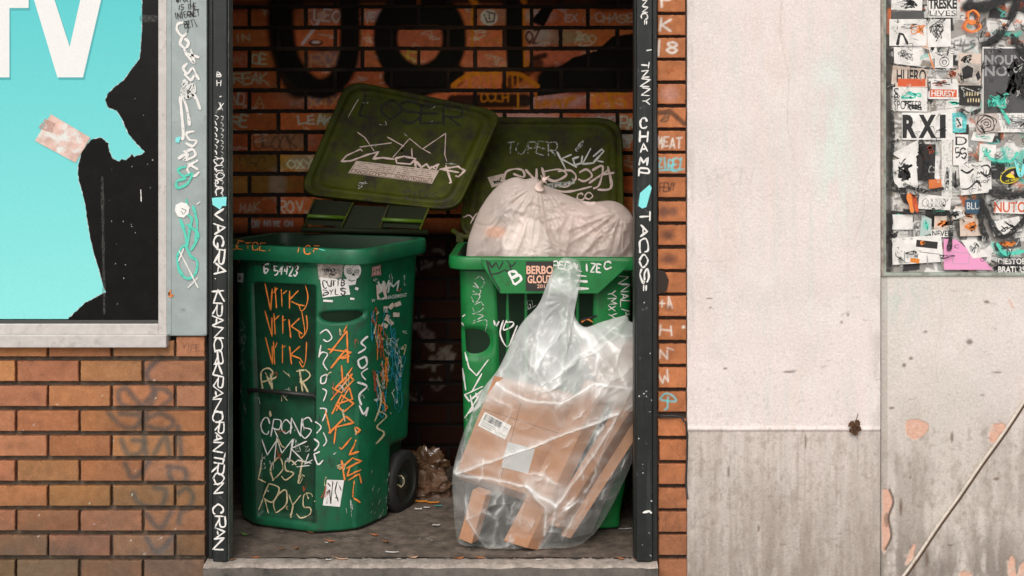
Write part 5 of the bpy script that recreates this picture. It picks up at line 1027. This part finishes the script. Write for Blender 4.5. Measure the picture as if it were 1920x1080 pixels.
# lift flange (trapezoid apron)
fl = MB(); dF = .268; q = [(903, 486), (1180, 490), (1122, 551), (936, 551)]
P_ = [(905, 500), (1178, 503), (1122, 551), (938, 551)]; P_ = [(902, 484), (1182, 488), (1178, 500), (1122, 551), (938, 551), (905, 500)]
bm = bmesh.new(); fr_ = [bm.verts.new(at(x, y, dF + (0.001 * (x - 1040) / 100))) for x, y in P_]; bk = [bm.verts.new(v.co + Vector((0, .055, 0))) for v in fr_]; bm.faces.new(fr_); bm.faces.new(bk[::-1])
for i in range(len(P_)): j = (i + 1) % len(P_); bm.faces.new((fr_[i], bk[i], bk[j], fr_[j]))
bmesh.ops.recalc_face_normals(bm, faces=bm.faces); bmesh.ops.bevel(bm, geom=list(bm.edges), offset=.004, segments=2, affect='EDGES', profile=.5); fl.frombm(bm, greenb)
cf = mesh_cast(fl); DF = Deco(cf, fl, .001)
DF.lines([[(916, 490), (922, 502), (930, 492), (936, 505), (944, 490)], [(912, 488), (920, 515), (935, 512), (946, 506), (960, 512), (955, 495)], [(920, 515), (932, 535), (938, 546)], [(950, 488), (960, 500), (968, 490)]], 3, PK); DF.tag('B', 964, 536, 984, 528, 26, 5, PWs, jit=.15)
DF.tag('PEDALIZE', 1036, 504, 1130, 510, 14, 3, PW, jit=.4); DF.tag('C', 1134, 503, 1148, 503, 11, 3, PW); DF.lines([[(1080, 516), (1100, 518)], [(1076, 526), (1102, 528)], [(1078, 541), (1104, 541)], [(1020, 530), (1040, 528)]], 4.5, PW)
fl.build('lift_flange', bin2)
sticker(cf, bin2, [(986, 490), (1038, 490), (1034, 546), (986, 545)], STK, lambda dc, q: (dc.text('BERBO', rect(987, 498, 1037, 514), STP, .03), dc.text('GLOUT', rect(989, 516, 1035, 531), STP, .03), dc.text('201', rect(1007, 533, 1021, 540), STP, .01)), 4, .003, label='black sticker with peach lettering')
for sgn in (1, -1):
    c = F2.w(sgn * .28, .60, .125); ax = F2.u * sgn; e1 = Vector((0, 0, 1)); e2 = ax.cross(e1); N = 32
    for nm, prof, mm in (('wheel', [(-.03, .085), (-.03, .118), (-.022, .126), (.022, .126), (.03, .118), (.031, .088)], rubber), ('hub', [(.031, .088), (.02, .05), (.03, .03), (.034, .001)], black_p)):
        mb = MB(); mb.grid([[c + ax * x + (e1 * math.cos(2 * math.pi * k / N) + e2 * math.sin(2 * math.pi * k / N)) * r for k in range(N)] for x, r in prof], mm, wrap=True)
        if nm == 'wheel': wobj = mb.build(nm, bin2)
        else: mb.build(nm, wobj)
LC2 = [at(893, 222, 1.28), at(1166, 224, 1.24), at(1172, 455, .98), at(858, 450, 1.0)]
lm, ln = lid_mesh(LC2, olive, rad=.16); ld = Deco(mesh_cast(lm), lm, .0012); lc2 = mesh_cast(lm)
ld.tag('TUPER', 950, 288, 1046, 290, 22, 2.4, PWf, jit=.4, slant=.1); ld.ribbon([(1080, 284), (1094, 264)], 7, PWf, 2)
ld.lines([[(1044, 284), (1062, 320)], [(1072, 290), (1052, 298), (1082, 314)], [(1086, 294), (1074, 298), (1078, 310), (1090, 306), (1092, 292)], [(1108, 278), (1092, 308), (1112, 306), (1132, 284), (1128, 280), (1112, 294)], [(1120, 302), (1132, 304)]], 3.4, PW); 
ld.lines([[(945, 334), (950, 322), (966, 317), (980, 320), (982, 332), (962, 326)], [(985, 318), (1004, 336), (1006, 316)], [(1016, 314), (1024, 344)], [(1020, 322), (1048, 318), (1062, 328), (1040, 340), (1022, 332)], [(1046, 322), (1070, 320), (1080, 334), (1062, 350), (1040, 346)], [(1086, 324), (1100, 318), (1110, 330), (1096, 340), (1084, 336)], [(1110, 320), (1130, 312), (1124, 346), (1112, 354)], [(1104, 344), (1142, 318)], [(1126, 328), (1152, 324)], [(1140, 312), (1146, 352), (1120, 356)], [(1020, 350), (1060, 360), (1110, 350)]], 4, PP, True)
ld.lines([scribble(1055, 344, 80, 24, 9)], 5, PWf); ld.tag('CO', 1084, 378, 1114, 374, 14, 3, PP, jit=.4); ld.lines([[(868, 408), (880, 404), (888, 412)], [(882, 420), (892, 402), (900, 400)]], 2.4, PP, True)
lm.build('lid', bin2)
sticker(lc2, bin2, [(914, 333), (944, 326), (950, 344), (922, 352)], STC, strokes(INK, 2, 2.4, 301, 6), 4, .003)
mb = MB(); mb.tube([at(848, 432, .95), at(866, 444, .93), at(1190, 452, .9)], .012, olive, 10); mb.box(at(855, 455, .92), at(870, 436, .97), olive, .004); mb.build('hinge', bin2)

# ================================================================== BAGS
def film(name, base, lo, hi, trans=.35, rough=.25, tint=(.8, .82, .8), bump=.6):
    m = bpy.data.materials.new(name); m.use_nodes = True; n = m.node_tree.nodes; l = m.node_tree.links; n.clear()
    out = n.new('ShaderNodeOutputMaterial'); tr = n.new('ShaderNodeBsdfTransparent'); tr.inputs[0].default_value = (.97, .98, .97, 1)
    b = n.new('ShaderNodeBsdfPrincipled'); b.inputs['Base Color'].default_value = (*tint, 1); b.inputs['Roughness'].default_value = rough; b.inputs['Specular IOR Level'].default_value = .8
    tl = n.new('ShaderNodeBsdfTranslucent'); tl.inputs[0].default_value = (*tint, 1); m1 = n.new('ShaderNodeMixShader'); m1.inputs[0].default_value = trans; l.new(b.outputs[0], m1.inputs[1]); l.new(tl.outputs[0], m1.inputs[2])
    a = n.new('ShaderNodeAttribute'); a.attribute_name = 'Col'; sp = n.new('ShaderNodeSeparateColor'); l.new(a.outputs['Color'], sp.inputs[0])
    lw_ = n.new('ShaderNodeLayerWeight'); lw_.inputs[0].default_value = .35; tc = n.new('ShaderNodeTexCoord')
    ns = n.new('ShaderNodeTexNoise'); ns.noise_type = 'RIDGED_MULTIFRACTAL'; ns.inputs['Scale'].default_value = 17; ns.inputs['Detail'].default_value = 4; ns.inputs['Distortion'].default_value = .8; l.new(tc.outputs['Object'], ns.inputs['Vector'])
    bp = n.new('ShaderNodeBump'); bp.inputs['Strength'].default_value = bump; bp.inputs['Distance'].default_value = .006; l.new(ns.outputs['Fac'], bp.inputs['Height']); l.new(bp.outputs[0], b.inputs['Normal']); l.new(bp.outputs[0], lw_.inputs['Normal'])
    mr = n.new('ShaderNodeMapRange'); mr.inputs[1].default_value = 0; mr.inputs[2].default_value = 1; mr.inputs[3].default_value = lo; mr.inputs[4].default_value = hi; l.new(lw_.outputs['Facing'], mr.inputs[0])
    ad = n.new('ShaderNodeMath'); ad.operation = 'ADD'; ad.use_clamp = True; l.new(mr.outputs[0], ad.inputs[0]); l.new(sp.outputs[0], ad.inputs[1])
    mx = n.new('ShaderNodeMixShader'); l.new(ad.outputs[0], mx.inputs[0]); l.new(tr.outputs[0], mx.inputs[1]); l.new(m1.outputs[0], mx.inputs[2]); l.new(mx.outputs[0], out.inputs[0]); return m
def seg_dist(x, y, pts):
    best = 1e9; sg = 1
    for (ax, ay), (bx, by) in zip(pts, pts[1:]):
        vx, vy = bx - ax, by - ay; t = max(0, min(1, ((x - ax) * vx + (y - ay) * vy) / (vx * vx + vy * vy + 1e-9))); q_ = math.hypot(x - ax - t * vx, y - ay - t * vy)
        if q_ < best: best = q_; sg = 1 if vx * (y - ay) - vy * (x - ax) > 0 else -1
    return best, sg
def bag(outline, cx, cy, dmid, T, creases, dens, m, N=300, M=90, ridge=.010, seed=0, freq=.02, backT=None, zmin=None, sharp=.5, fan=None):
    O = [Vector(p) for p in catmull([tuple(p) for p in outline] + [tuple(outline[0])], 8)[:-1]]; O = resamp(O, N); mb = MB()
    def surf(side):
        rows = []; C = []
        for j in range(M + 1):
            r = (j / M) ** .8; row = []
            for i in range(N):
                x = cx + (O[i].x - cx) * r; y = cy + (O[i].y - cy) * r
                prof = (1 - r ** 2.6) ** sharp if r < 1 else 0
                th = T(x, y) if side < 0 else (backT or T)(x, y)
                d_ = dmid(x, y) + side * th * prof
                v = Vector((x * freq, y * freq, seed)); w_ = Vector((noise.noise(v * .7), noise.noise(v * .7 + Vector((5, 5, 5))), 0)) * 1.2
                rn = 1 - abs(noise.noise(v + w_)) * 2.2; rn2 = 1 - abs(noise.noise(v * 2.3 + w_ * 1.5)) * 2
                e = (rn * ridge + rn2 * ridge * .45) * min(1, prof * 1.6)
                cr = 0; dn = 0
                for kx, ky_, fq, fa in (fan or ()):
                    an = math.atan2(y - ky_, x - kx); ra = math.hypot(x - kx, y - ky_); fn = 1 - 2 * abs(noise.noise(Vector((math.cos(an) * fq, math.sin(an) * fq, ra * .012 + seed)))) - .5 * abs(noise.noise(Vector((math.cos(an) * fq * 2.3, math.sin(an) * fq * 2.3, ra * .03))))
                    e += fa * fn * min(1, prof * 1.6) * sm(8, 40, ra) * sm(260, 60, ra)
                if side < 0:
                    xw = x + 7 * noise.noise(Vector((x * .03, y * .03, seed + 1))) + 3 * noise.noise(Vector((x * .09, y * .09, seed + 2))); yw = y + 7 * noise.noise(Vector((x * .03, y * .03, seed + 11))) + 3 * noise.noise(Vector((x * .09, y * .09, seed + 12)))
                    am = .55 + .9 * noise.noise(Vector((x * .025, y * .025, seed + 21))); am = max(.15, am)
                    mainc = len(creases) > 15
                    for ci, (pts, A, wd) in enumerate(creases):
                        ds, sg = seg_dist(xw, yw, pts) if not (mainc and ci < 7) else seg_dist(x * .6 + xw * .4, y * .6 + yw * .4, pts)
                        if ds < 60:
                            k_ = sg * (1 if ci % 2 else -1); fall = wd * .6 if k_ < 0 else wd * 2.0
                            am_ = am if not (mainc and ci < 7) else max(am, .95)
                            cr += A * am_ * math.exp(-ds / fall); dn += A * (34 if len(creases) > 15 else 14) * am_ * (math.exp(-ds / 1.9) + (.42 * math.exp(-ds / (wd * 2.2)) if k_ > 0 else 0))  # crease glints and sheen painted in as whiter film density
                p = at(x, y, dmid(x, y)); p.y = d_ + side * (e + cr)
                if zmin is not None and p.z < zmin: p.z = zmin + .0 * e
                row.append(p); fold = max(0, rn - .72) * .9 + max(0, rn2 - .8) * .6; C.append((max(0, dens(x, y)) * (1 if side < 0 else .5) + (min(.8, dn) + fold * .24 * (1 if m.name.startswith('clear') else .3)) * (1 if side < 0 else 0), 0, 0))
            rows.append(row)
        mb.grid(rows, m, C, wrap=True, flip=side > 0)
    surf(-1); surf(1); return mb
# white bag in right bin
wf = film('milky_white_bag_film', None, .50, .96, .4, .22, (.97, .84, .78), .6)
OW = [(872, 500), (877, 455), (886, 425), (900, 392), (922, 360), (945, 340), (968, 332), (985, 336), (1005, 333), (1018, 345), (1050, 360), (1085, 374), (1105, 382), (1122, 378), (1150, 377), (1172, 388), (1188, 412), (1190, 450), (1192, 500), (1180, 540), (1030, 556), (890, 540)]
CW = [([(1018, 345), (1060, 375), (1120, 400), (1180, 420)], .012, 12), ([(1010, 345), (990, 400), (960, 470)], .010, 12), ([(1012, 350), (1040, 420), (1045, 480)], .009, 10), ([(985, 338), (930, 390), (895, 470)], .008, 10), ([(1015, 348), (1075, 410), (1110, 480)], .009, 9), ([(1080, 395), (1130, 410), (1150, 450)], .010, 9), ([(1150, 380), (1165, 420), (1150, 480)], .010, 9), ([(950, 350), (935, 400), (915, 440)], .006, 8), ([(1110, 385), (1140, 395), (1185, 410)], .008, 7), ([(1005, 420), (1010, 480)], .006, 8), ([(1060, 440), (1090, 470)], .007, 8)]
wb = bag(OW, 1030, 450, lambda x, y: .52, lambda x, y: .13, CW, lambda x, y: .04 + .2 * noise.noise(Vector((x * .02, y * .012, 4))), wf, 420, 150, .007, 3, .03, fan=((1010, 340, 5, .014), (1165, 385, 4, .010)))
[wb.tube([at(1020, 338, .39), at(1020 + dx_, 332 + dy_, .38)], [.006, .002], mat('knotted_film_tail', (.7, .55, .48), .4), 8) for dx_, dy_ in ((10, -2), (6, 4), (-6, -3), (2, -6))]
kn = mat('knotted_film_tail', (.7, .55, .48), .4); wb.tube([at(1012, 352, .42), at(1014, 342, .40), at(1020, 338, .385)], [.02, .008, .009], kn, 14)
wb.build('rubbish_bag', label='pale translucent rubbish bag bulging out of the top of the right bin', category='bag')
def inner(name, px, py, d_, rx, ry, rz_, m, label, cat, seed):
    mb = MB(); N, M = 36, 22; c = at(px, py, d_); s_ = sc(d_); rows = []
    for j in range(M + 1):
        th = math.pi * j / M; rows.append([c + Vector((rx / s_ * math.sin(th) * math.cos(2 * math.pi * i / N), rz_ * math.sin(th) * math.sin(2 * math.pi * i / N), ry / s_ * math.cos(th))) * (1 + .22 * (1 - 2 * abs(noise.noise(Vector((math.sin(th) * math.cos(6.283 * i / N) * 2, math.sin(th) * math.sin(6.283 * i / N) * 2, math.cos(th) * 2 + seed))))) - .1) - c * .0 for i in range(N)])
    rows = [[c + (p - c * (1 + 0)) if False else p for p in r] for r in rows]
    mb.grid(rows, m, wrap=True); mb.build(name, label=label, category=cat)
def crumple(name, px, py, d_, rx, ry, rz_, m, label, cat, seed, amp=.3):
    mb = MB(); N, M = 40, 24; c = at(px, py, d_); s_ = sc(d_); rows = []
    for j in range(M + 1):
        th = math.pi * j / M; r = []
        for i in range(N):
            a = 2 * math.pi * i / N; u = Vector((math.sin(th) * math.cos(a), math.sin(th) * math.sin(a), math.cos(th))); k = 1 + amp * (.5 - 2 * abs(noise.noise(u * 1.7 + Vector((seed, 0, 0)))) - .7 * abs(noise.noise(u * 4 + Vector((seed, 3, 0)))))
            r.append(c + Vector((u.x * rx / s_, u.y * rz_, u.z * ry / s_)) * k)
        rows.append(r)
    mb.grid(rows, m, wrap=True, smooth=False); mb.build(name, label=label, category=cat)
crumple('crumpled_paper', 985, 462, .44, 44, 56, .04, mat('white_paper', (.9, .9, .88), .7), 'bright white crumpled paper inside the bag in the right bin, lower left', 'paper', 2, .10)
crumple('crumpled_paper', 956, 404, .46, 24, 18, .03, mat('grey_paper', (.12, .14, .14), .7), 'grey crumpled wad inside the white bag, above the white paper', 'paper', 5, .1)
crumple('food_wrapper', 930, 436, .46, 22, 12, .03, mat('orange_wrapper', (.7, .25, .06), .6), 'orange wrapper pressed against the left side of the white bag', 'wrapper', 8, .1)
crumple('crumpled_paper', 1100, 440, .50, 80, 60, .06, mat('pinkish_paper', (.55, .45, .42), .7), 'pinkish-grey crumpled paper inside the right part of the white bag', 'paper', 12, .2)

# clear bag with cardboard
card = mat('cardboard', (.42, .215, .12), .8, noise_scale=14, noise_amt=.12, bump=.15, bump_scale=200, dirt=((.3, .15, .08), 6, .5, .8), grain=.07)
def slab(name, q, dep, th, m, label, cat='box', bev=.002, fn=None, sh=None):
    P = [at(x, y, d_) for (x, y), d_ in zip(q, dep)]; n_ = (P[1] - P[0]).cross(P[3] - P[0]).normalized()
    if n_.dot(EYE - P[0]) < 0: n_ = -n_
    mb = MB(); mb.hexa(P + ([p - n_ * th for p in P] if not sh else [at(x + sh[0], y + sh[1], d_ + th) for (x, y), d_ in zip(q, dep)]), m, bev)
    if fn: fn(Deco(mesh_cast(mb), mb, .0006))
    return mb, label
def fin(x, name, cat='box'): return x[0].build(name, label=x[1], category=cat)
def bigbox(dc):
    tape = mat('faint_tape', (.5, .28, .17), .4, wear=(.2, .8)); dc.ribbon([(985, 725), (938, 900)], 1.2, mat('card_seam', (.18, .08, .04), .9), 5); dc.ribbon([(902, 765), (1055, 815)], 1.2, mat('card_seam'), 5); dc.quad([(952, 828), (1003, 842), (990, 888), (940, 876)], mat('grey_white_sheet', (.5, .5, .5), .6), 3)
fin(slab('b', [(927, 704), (1082, 740), (1010, 935), (856, 882)], (.125, .125, .125, .125), .07, card, 'largest cardboard box in the clear bag, with a barcode label on its face', fn=bigbox, sh=(6, 18)), 'cardboard_box')
bx = [o for o in bpy.data.objects if o.name.startswith('cardboard_box')][0]
mb = MB(); q = [(909, 772), (959, 798), (947, 824), (896, 798)]
def bigcast(px, py):
    P = [at(927, 704, .125), at(1082, 740, .125), at(856, 882, .125)]; n_ = (P[1] - P[0]).cross(P[2] - P[0]).normalized(); dr = (at(px, py, 0) - EYE).normalized(); t = (P[0] - EYE).dot(n_) / dr.dot(n_); return (EYE + dr * t, -n_ if n_.dot(dr) > 0 else n_)
dc = Deco(bigcast, mb, .002); dc.quad(q, STW, 3)
for k in range(16):
    u = .08 + k * .04; z = inset(q, u, .08, u, .50); dc.ribbon([z[0], z[2]], random.choice((.8, 1.2, 1.8)), INK, 4, False)
for a, b_, v in ((.06, .55, .62), (.06, .6, .74), (.06, .45, .86), (.68, .95, .3), (.68, .92, .45), (.66, .95, .8)): z = inset(q, a, v, b_, v); dc.ribbon([z[0], z[1]], 1.4, GRYP, 4, False)
mb.build('shipping_label', bx)
fin(slab('b', [(1098, 712), (1130, 720), (988, 1028), (944, 1014)], (.085, .085, .085, .085), .035, card, 'long narrow cardboard carton in front, running from bag centre to its bottom edge', sh=(22, 4)), 'cardboard_box')
fin(slab('b', [(1153, 764), (1180, 772), (1046, 990), (1024, 978)], (.10, .10, .09, .09), .05, mat('browner_cardboard', (.33, .16, .085), .8, noise_scale=14, noise_amt=.15, grain=.07), 'dark brown cardboard strip slanting beside the long carton, right of it', sh=(16, 6)), 'cardboard_box')
fin(slab('b', [(1188, 790), (1206, 800), (1070, 1010), (1052, 1004)], (.15, .15, .13, .13), .06, card, 'rearmost flattened cardboard at the right edge of the clear bag'), 'cardboard_box')
fin(slab('b', [(1122, 745), (1150, 752), (1030, 960), (1002, 950)], (.13, .13, .11, .11), .04, mat('grey_card', (.3, .27, .24), .8, noise_scale=14), 'grey board wedged between the long carton and the dark brown strip'), 'cardboard_box')
fin(slab('b', [(886, 918), (912, 927), (884, 1020), (860, 1010)], (.10, .10, .10, .10), .035, card, 'small cardboard carton standing at the lower left corner of the clear bag', sh=(12, -6)), 'cardboard_box')
dkb = mat('shade_board', (.045, .042, .038), .8, noise_scale=10, noise_amt=.3)  # for two boards added to imitate the dark shade behind the bag's contents
fin(slab('b', [(872, 885), (1010, 930), (1000, 1028), (866, 1012)], (.19, .19, .17, .17), .02, dkb, 'added dark sheet standing in for shade behind the small carton at the lower left of the clear bag'), 'shade_sheet')
fin(slab('b', [(1120, 780), (1196, 800), (1110, 1000), (1000, 1028)], (.21, .2, .18, .18), .02, dkb, 'added dark sheet standing in for shade at the back of the right half of the clear bag'), 'shade_sheet')
fin(slab('b', [(1085, 650), (1192, 640), (1192, 770), (1150, 780)], (.22, .2, .2, .2), .05, mat('pale_card', (.5, .36, .28), .8, noise_scale=14), 'pale carton behind the bunched plastic at the upper right of the clear bag'), 'cardboard_box')
cf_ = film('clear_bag_film', None, .005, .22, .22, .10, (.95, .97, .96), .55)
OC = [(1072, 484), (1087, 492), (1089, 520), (1080, 560), (1078, 592), (1096, 612), (1132, 602), (1172, 592), (1180, 602), (1194, 614), (1203, 680), (1204, 760), (1196, 830), (1168, 905), (1124, 985), (1075, 1030), (1035, 1037), (985, 1039), (930, 1038), (900, 1028), (860, 1018), (850, 950), (849, 885), (866, 820), (886, 770), (906, 728), (936, 688), (974, 612), (1010, 570), (1030, 520), (1052, 486)]
CC = [([(853, 880), (930, 845), (1010, 815), (1100, 780), (1155, 762)], .016, 7), ([(853, 880), (920, 878), (985, 890), (1040, 925)], .016, 8), ([(985, 890), (1020, 930), (1020, 985)], .014, 8), ([(925, 708), (985, 735), (1050, 740), (1110, 705), (1180, 720)], .014, 9), ([(1040, 925), (1030, 985), (1000, 1030)], .012, 8), ([(1155, 765), (1100, 850), (1040, 930)], .012, 8), ([(875, 920), (878, 960), (915, 1020), (950, 1010)], .012, 7), ([(878, 960), (905, 940), (935, 955), (925, 1015)], .010, 6), ([(1035, 520), (1010, 620), (1000, 700)], .008, 10), ([(1075, 500), (1060, 600), (1000, 690)], .010, 9), ([(1078, 600), (1120, 660), (1100, 710)], .012, 10), ([(1170, 600), (1110, 640), (1030, 700)], .012, 10), ([(1190, 620), (1120, 640), (1080, 600)], .012, 9), ([(1190, 680), (1140, 700), (1110, 740)], .012, 9), ([(1165, 700), (1185, 740), (1160, 765)], .014, 8), ([(1130, 640), (1060, 680), (1000, 640)], .010, 9), ([(1196, 640), (1190, 700)], .01, 8), ([(960, 660), (940, 700)], .008, 8), ([(1150, 770), (1110, 870), (1050, 1000)], .010, 6), ([(905, 735), (870, 830), (856, 880)], .012, 6), ([(1000, 640), (990, 690), (1040, 730)], .01, 9), ([(935, 850), (960, 1000)], .004, 8), ([(1000, 900), (960, 960), (960, 1020)], .008, 6)]
def densC(x, y):
    d_ = .0 + .34 * sm(770, 690, y) * sm(470, 540, y) + .08 * noise.noise(Vector((x * .02, y * .02, 9)))
    d_ += .30 * max(0, noise.noise(Vector((x * .012 + y * .006, y * .03 - x * .01, 2))))
    return max(0.02, d_ * (1 if x < 1120 or y < 760 else .5))
def TC(x, y): return .03 + .112 * sm(560, 740, y)
def DC(x, y): return .245 - .055 * sm(560, 760, y)
rg = random.Random(12)
for k in range(46):  # short extra creases, each also a painted glint in the film
    x, y = rg.uniform(880, 1180), rg.uniform(640, 1015); an = rg.choice((-.35, -.9, -1.05, .25, -1.2)) + rg.uniform(-.3, .3); L_ = rg.uniform(14, 48)
    CC.append(([(x - L_ * math.cos(an) / 2, y - L_ * math.sin(an) / 2), (x, y + rg.uniform(-4, 4)), (x + L_ * math.cos(an) / 2, y + L_ * math.sin(an) / 2)], rg.uniform(.006, .014), rg.uniform(3, 6)))
cb = bag(OC, 1030, 800, DC, TC, CC, densC, cf_, 460, 170, .007, 17, .022, backT=lambda x, y: .02 + .05 * sm(560, 760, y), zmin=.004, fan=((1068, 560, 4, .008),))
cb.build('rubbish_bag', label='clear plastic bag of flattened cardboard, tied at the top, leaning on the right bin', category='bag')

# ================================================================== LITTER between the bins and on the floor
brn = mat('brown_paper', (.11, .058, .032), .55, noise_scale=20, noise_amt=.3, bump=.4); gl_ = mat('crinkled_cellophane', (.12, .065, .035), .2, spec=.9, noise_scale=30, noise_amt=.3)
crumple('paper_bag', 806, 915, .85, 44, 32, .06, brn, 'crumpled brown paper bag on the floor between the two bins', 'bag', 20, .4)
crumple('plastic_wrapper', 796, 872, .95, 40, 32, .05, gl_, 'shiny crinkled wrapping heaped above the brown paper bag between the bins', 'wrapper', 24, .6)
def scrap(name, px, py, l, wd, m, label, cat, group=None, curl=.3, ang=0.0, seed=0, leaf=False):
    rg = random.Random(seed * 7 + int(px)); mb = MB(); c = onfloor(px, py); a = ang; n_ = 8; rows = []
    for i in range(n_ + 1):
        t = i / n_; wdt = wd * (math.sin(math.pi * (t * .9 + .05)) ** .7 if leaf else 1 + rg.uniform(-.25, .25)) * .5; row = []
        for k in range(-2, 3):
            x = (t - .5) * l; y = wdt * k / 2 * (1 + (rg.uniform(-.25, .25) if leaf and abs(k) == 2 else 0)); z = .003 + curl * l * ((t - .5) ** 2 + .4 * (k / 2) ** 2 * wd / l) + (0 if not leaf else .0015 * (k % 2))
            row.append(c + Vector((x * math.cos(a) - y * math.sin(a), x * math.sin(a) + y * math.cos(a), z)))
        rows.append(row)
    mb.grid(rows, m, smooth=False)
    if leaf: mb.tube([rows[0][2], rows[0][2] + (rows[0][2] - rows[1][2]).normalized() * l * .35 + Vector((0, 0, .004))], .0008, m, 5)
    mb.build(name, label=label, category=cat, **({'group': group} if group else {}))
lf1 = mat('orange_dead_leaf', (.4, .13, .04), .8, noise_scale=60, noise_amt=.4); lf2 = mat('brown_dead_leaf', (.17, .07, .03), .85, noise_scale=60, noise_amt=.4); lf3 = mat('tan_dead_leaf', (.5, .3, .2), .8, noise_scale=60, noise_amt=.3)
LV = [(436, 1051, lf2, 'brown dead leaf at the foot of the left doorpost'), (480, 1047, lf1, 'orange leaf on the step edge, nearest the left doorpost'), (528, 1031, lf2, 'small brown leaf left of centre below the left bin'), (556, 1030, lf2, 'second brown leaf just right of another, below the left bin'), (620, 1017, lf1, 'orange leaf beside a white crumb under the left bin corner'), (641, 1050, lf3, 'largest tan leaf on the crack of the step below the left bin'), (703, 1005, lf1, 'orange leaf right of the left bin base'), (724, 1018, lf2, 'small brown leaf on the floor between bins, left of the white strip'),
      (776, 1048, lf3, 'tan leaf beside a white pebble on the step'), (862, 1049, lf1, 'orange leaf on the step below the left corner of the clear bag'), (901, 1048, lf1, 'orange leaf on the step directly below the small carton'), (1165, 1050, lf1, 'orange leaf on the step near the right doorpost'), (1195, 1052, lf2, 'brown leaf tucked against the right doorpost foot'), (433, 1020, lf2, 'brown leaf behind the left doorpost'), (585, 1000, lf1, 'orange leaf touching the base of the left bin'), (460, 1005, mat('green_leaf', (.1, .25, .03), .7), 'only green leaf, under the left edge of the left bin')]
for k, (x, y, m, lab) in enumerate(LV): scrap('dead_leaf' if k != 15 else 'green_leaf', x, y, random.uniform(.02, .034) * (1.5 if k == 5 else 1), random.uniform(.013, .02), m, lab, 'leaf', 'leaves scattered on the alcove floor', random.uniform(.25, .6), random.uniform(-.5, .5), k, True)
wp = mat('white_litter_paper', (.62, .6, .57), .7); tl_ = mat('teal_litter', (.03, .3, .3), .5); og = mat('orange_litter', (.6, .22, .03), .6)
SC = [(735, 1037, .05, .012, wp, 'flat white paper strip on the floor between bin and bag'), (748, 1049, .012, .01, wp, 'white pebble-like crumb on the step edge'), (616, 1051, .02, .012, wp, 'pale crumb on the step beside the tan leaf'), (612, 1019, .012, .008, wp, 'white crumb under the left bin corner'), (1172, 993, .05, .012, wp, 'white paper strip in the shade near the right doorpost'), (818, 986, .03, .012, wp, 'small white scrap lying between the two bins'), (784, 956, .03, .02, wp, 'white scrap by the wheel of the left bin'), (800, 953, .025, .014, wp, 'second white scrap right of the wheel'),
      (822, 950, .03, .014, tl_, 'teal scrap at the foot of the brown paper bag'), (812, 944, .05, .025, og, 'orange packaging scrap under the brown paper bag'), (790, 942, .05, .03, og, 'orange packaging scrap nearest the wheel of the left bin'), (1010, 1051, .02, .01, wp, 'tiny pale crumb on the step under the clear bag')]
for k, (x, y, l_, w2, m, lab) in enumerate(SC): scrap('paper_scrap', x, y, l_, w2, m, lab, 'litter', 'paper scraps on the floor', .15, random.uniform(-.3, .3), 50 + k)
# crack lines on the step
m_ = bpy.data.objects['doorway_step']
cr = MB(); dcr = Deco(lambda px, py: (onfloor(px, py, .003), Vector((0, 0, 1))), cr, .0006)
pts = [(560 + k * 8, 1046 + 1.4 * noise.noise(Vector((k * .4, 0, 0))) + (1 if k % 5 == 0 else 0)) for k in range(79)]
dcr.ribbon(pts[:28], 2.2, crk, 2); dcr.ribbon(pts[30:60], 1.8, crk, 2); dcr.ribbon(pts[62:], 2.6, crk, 2)
cr.build('step_crack', kind='structure')
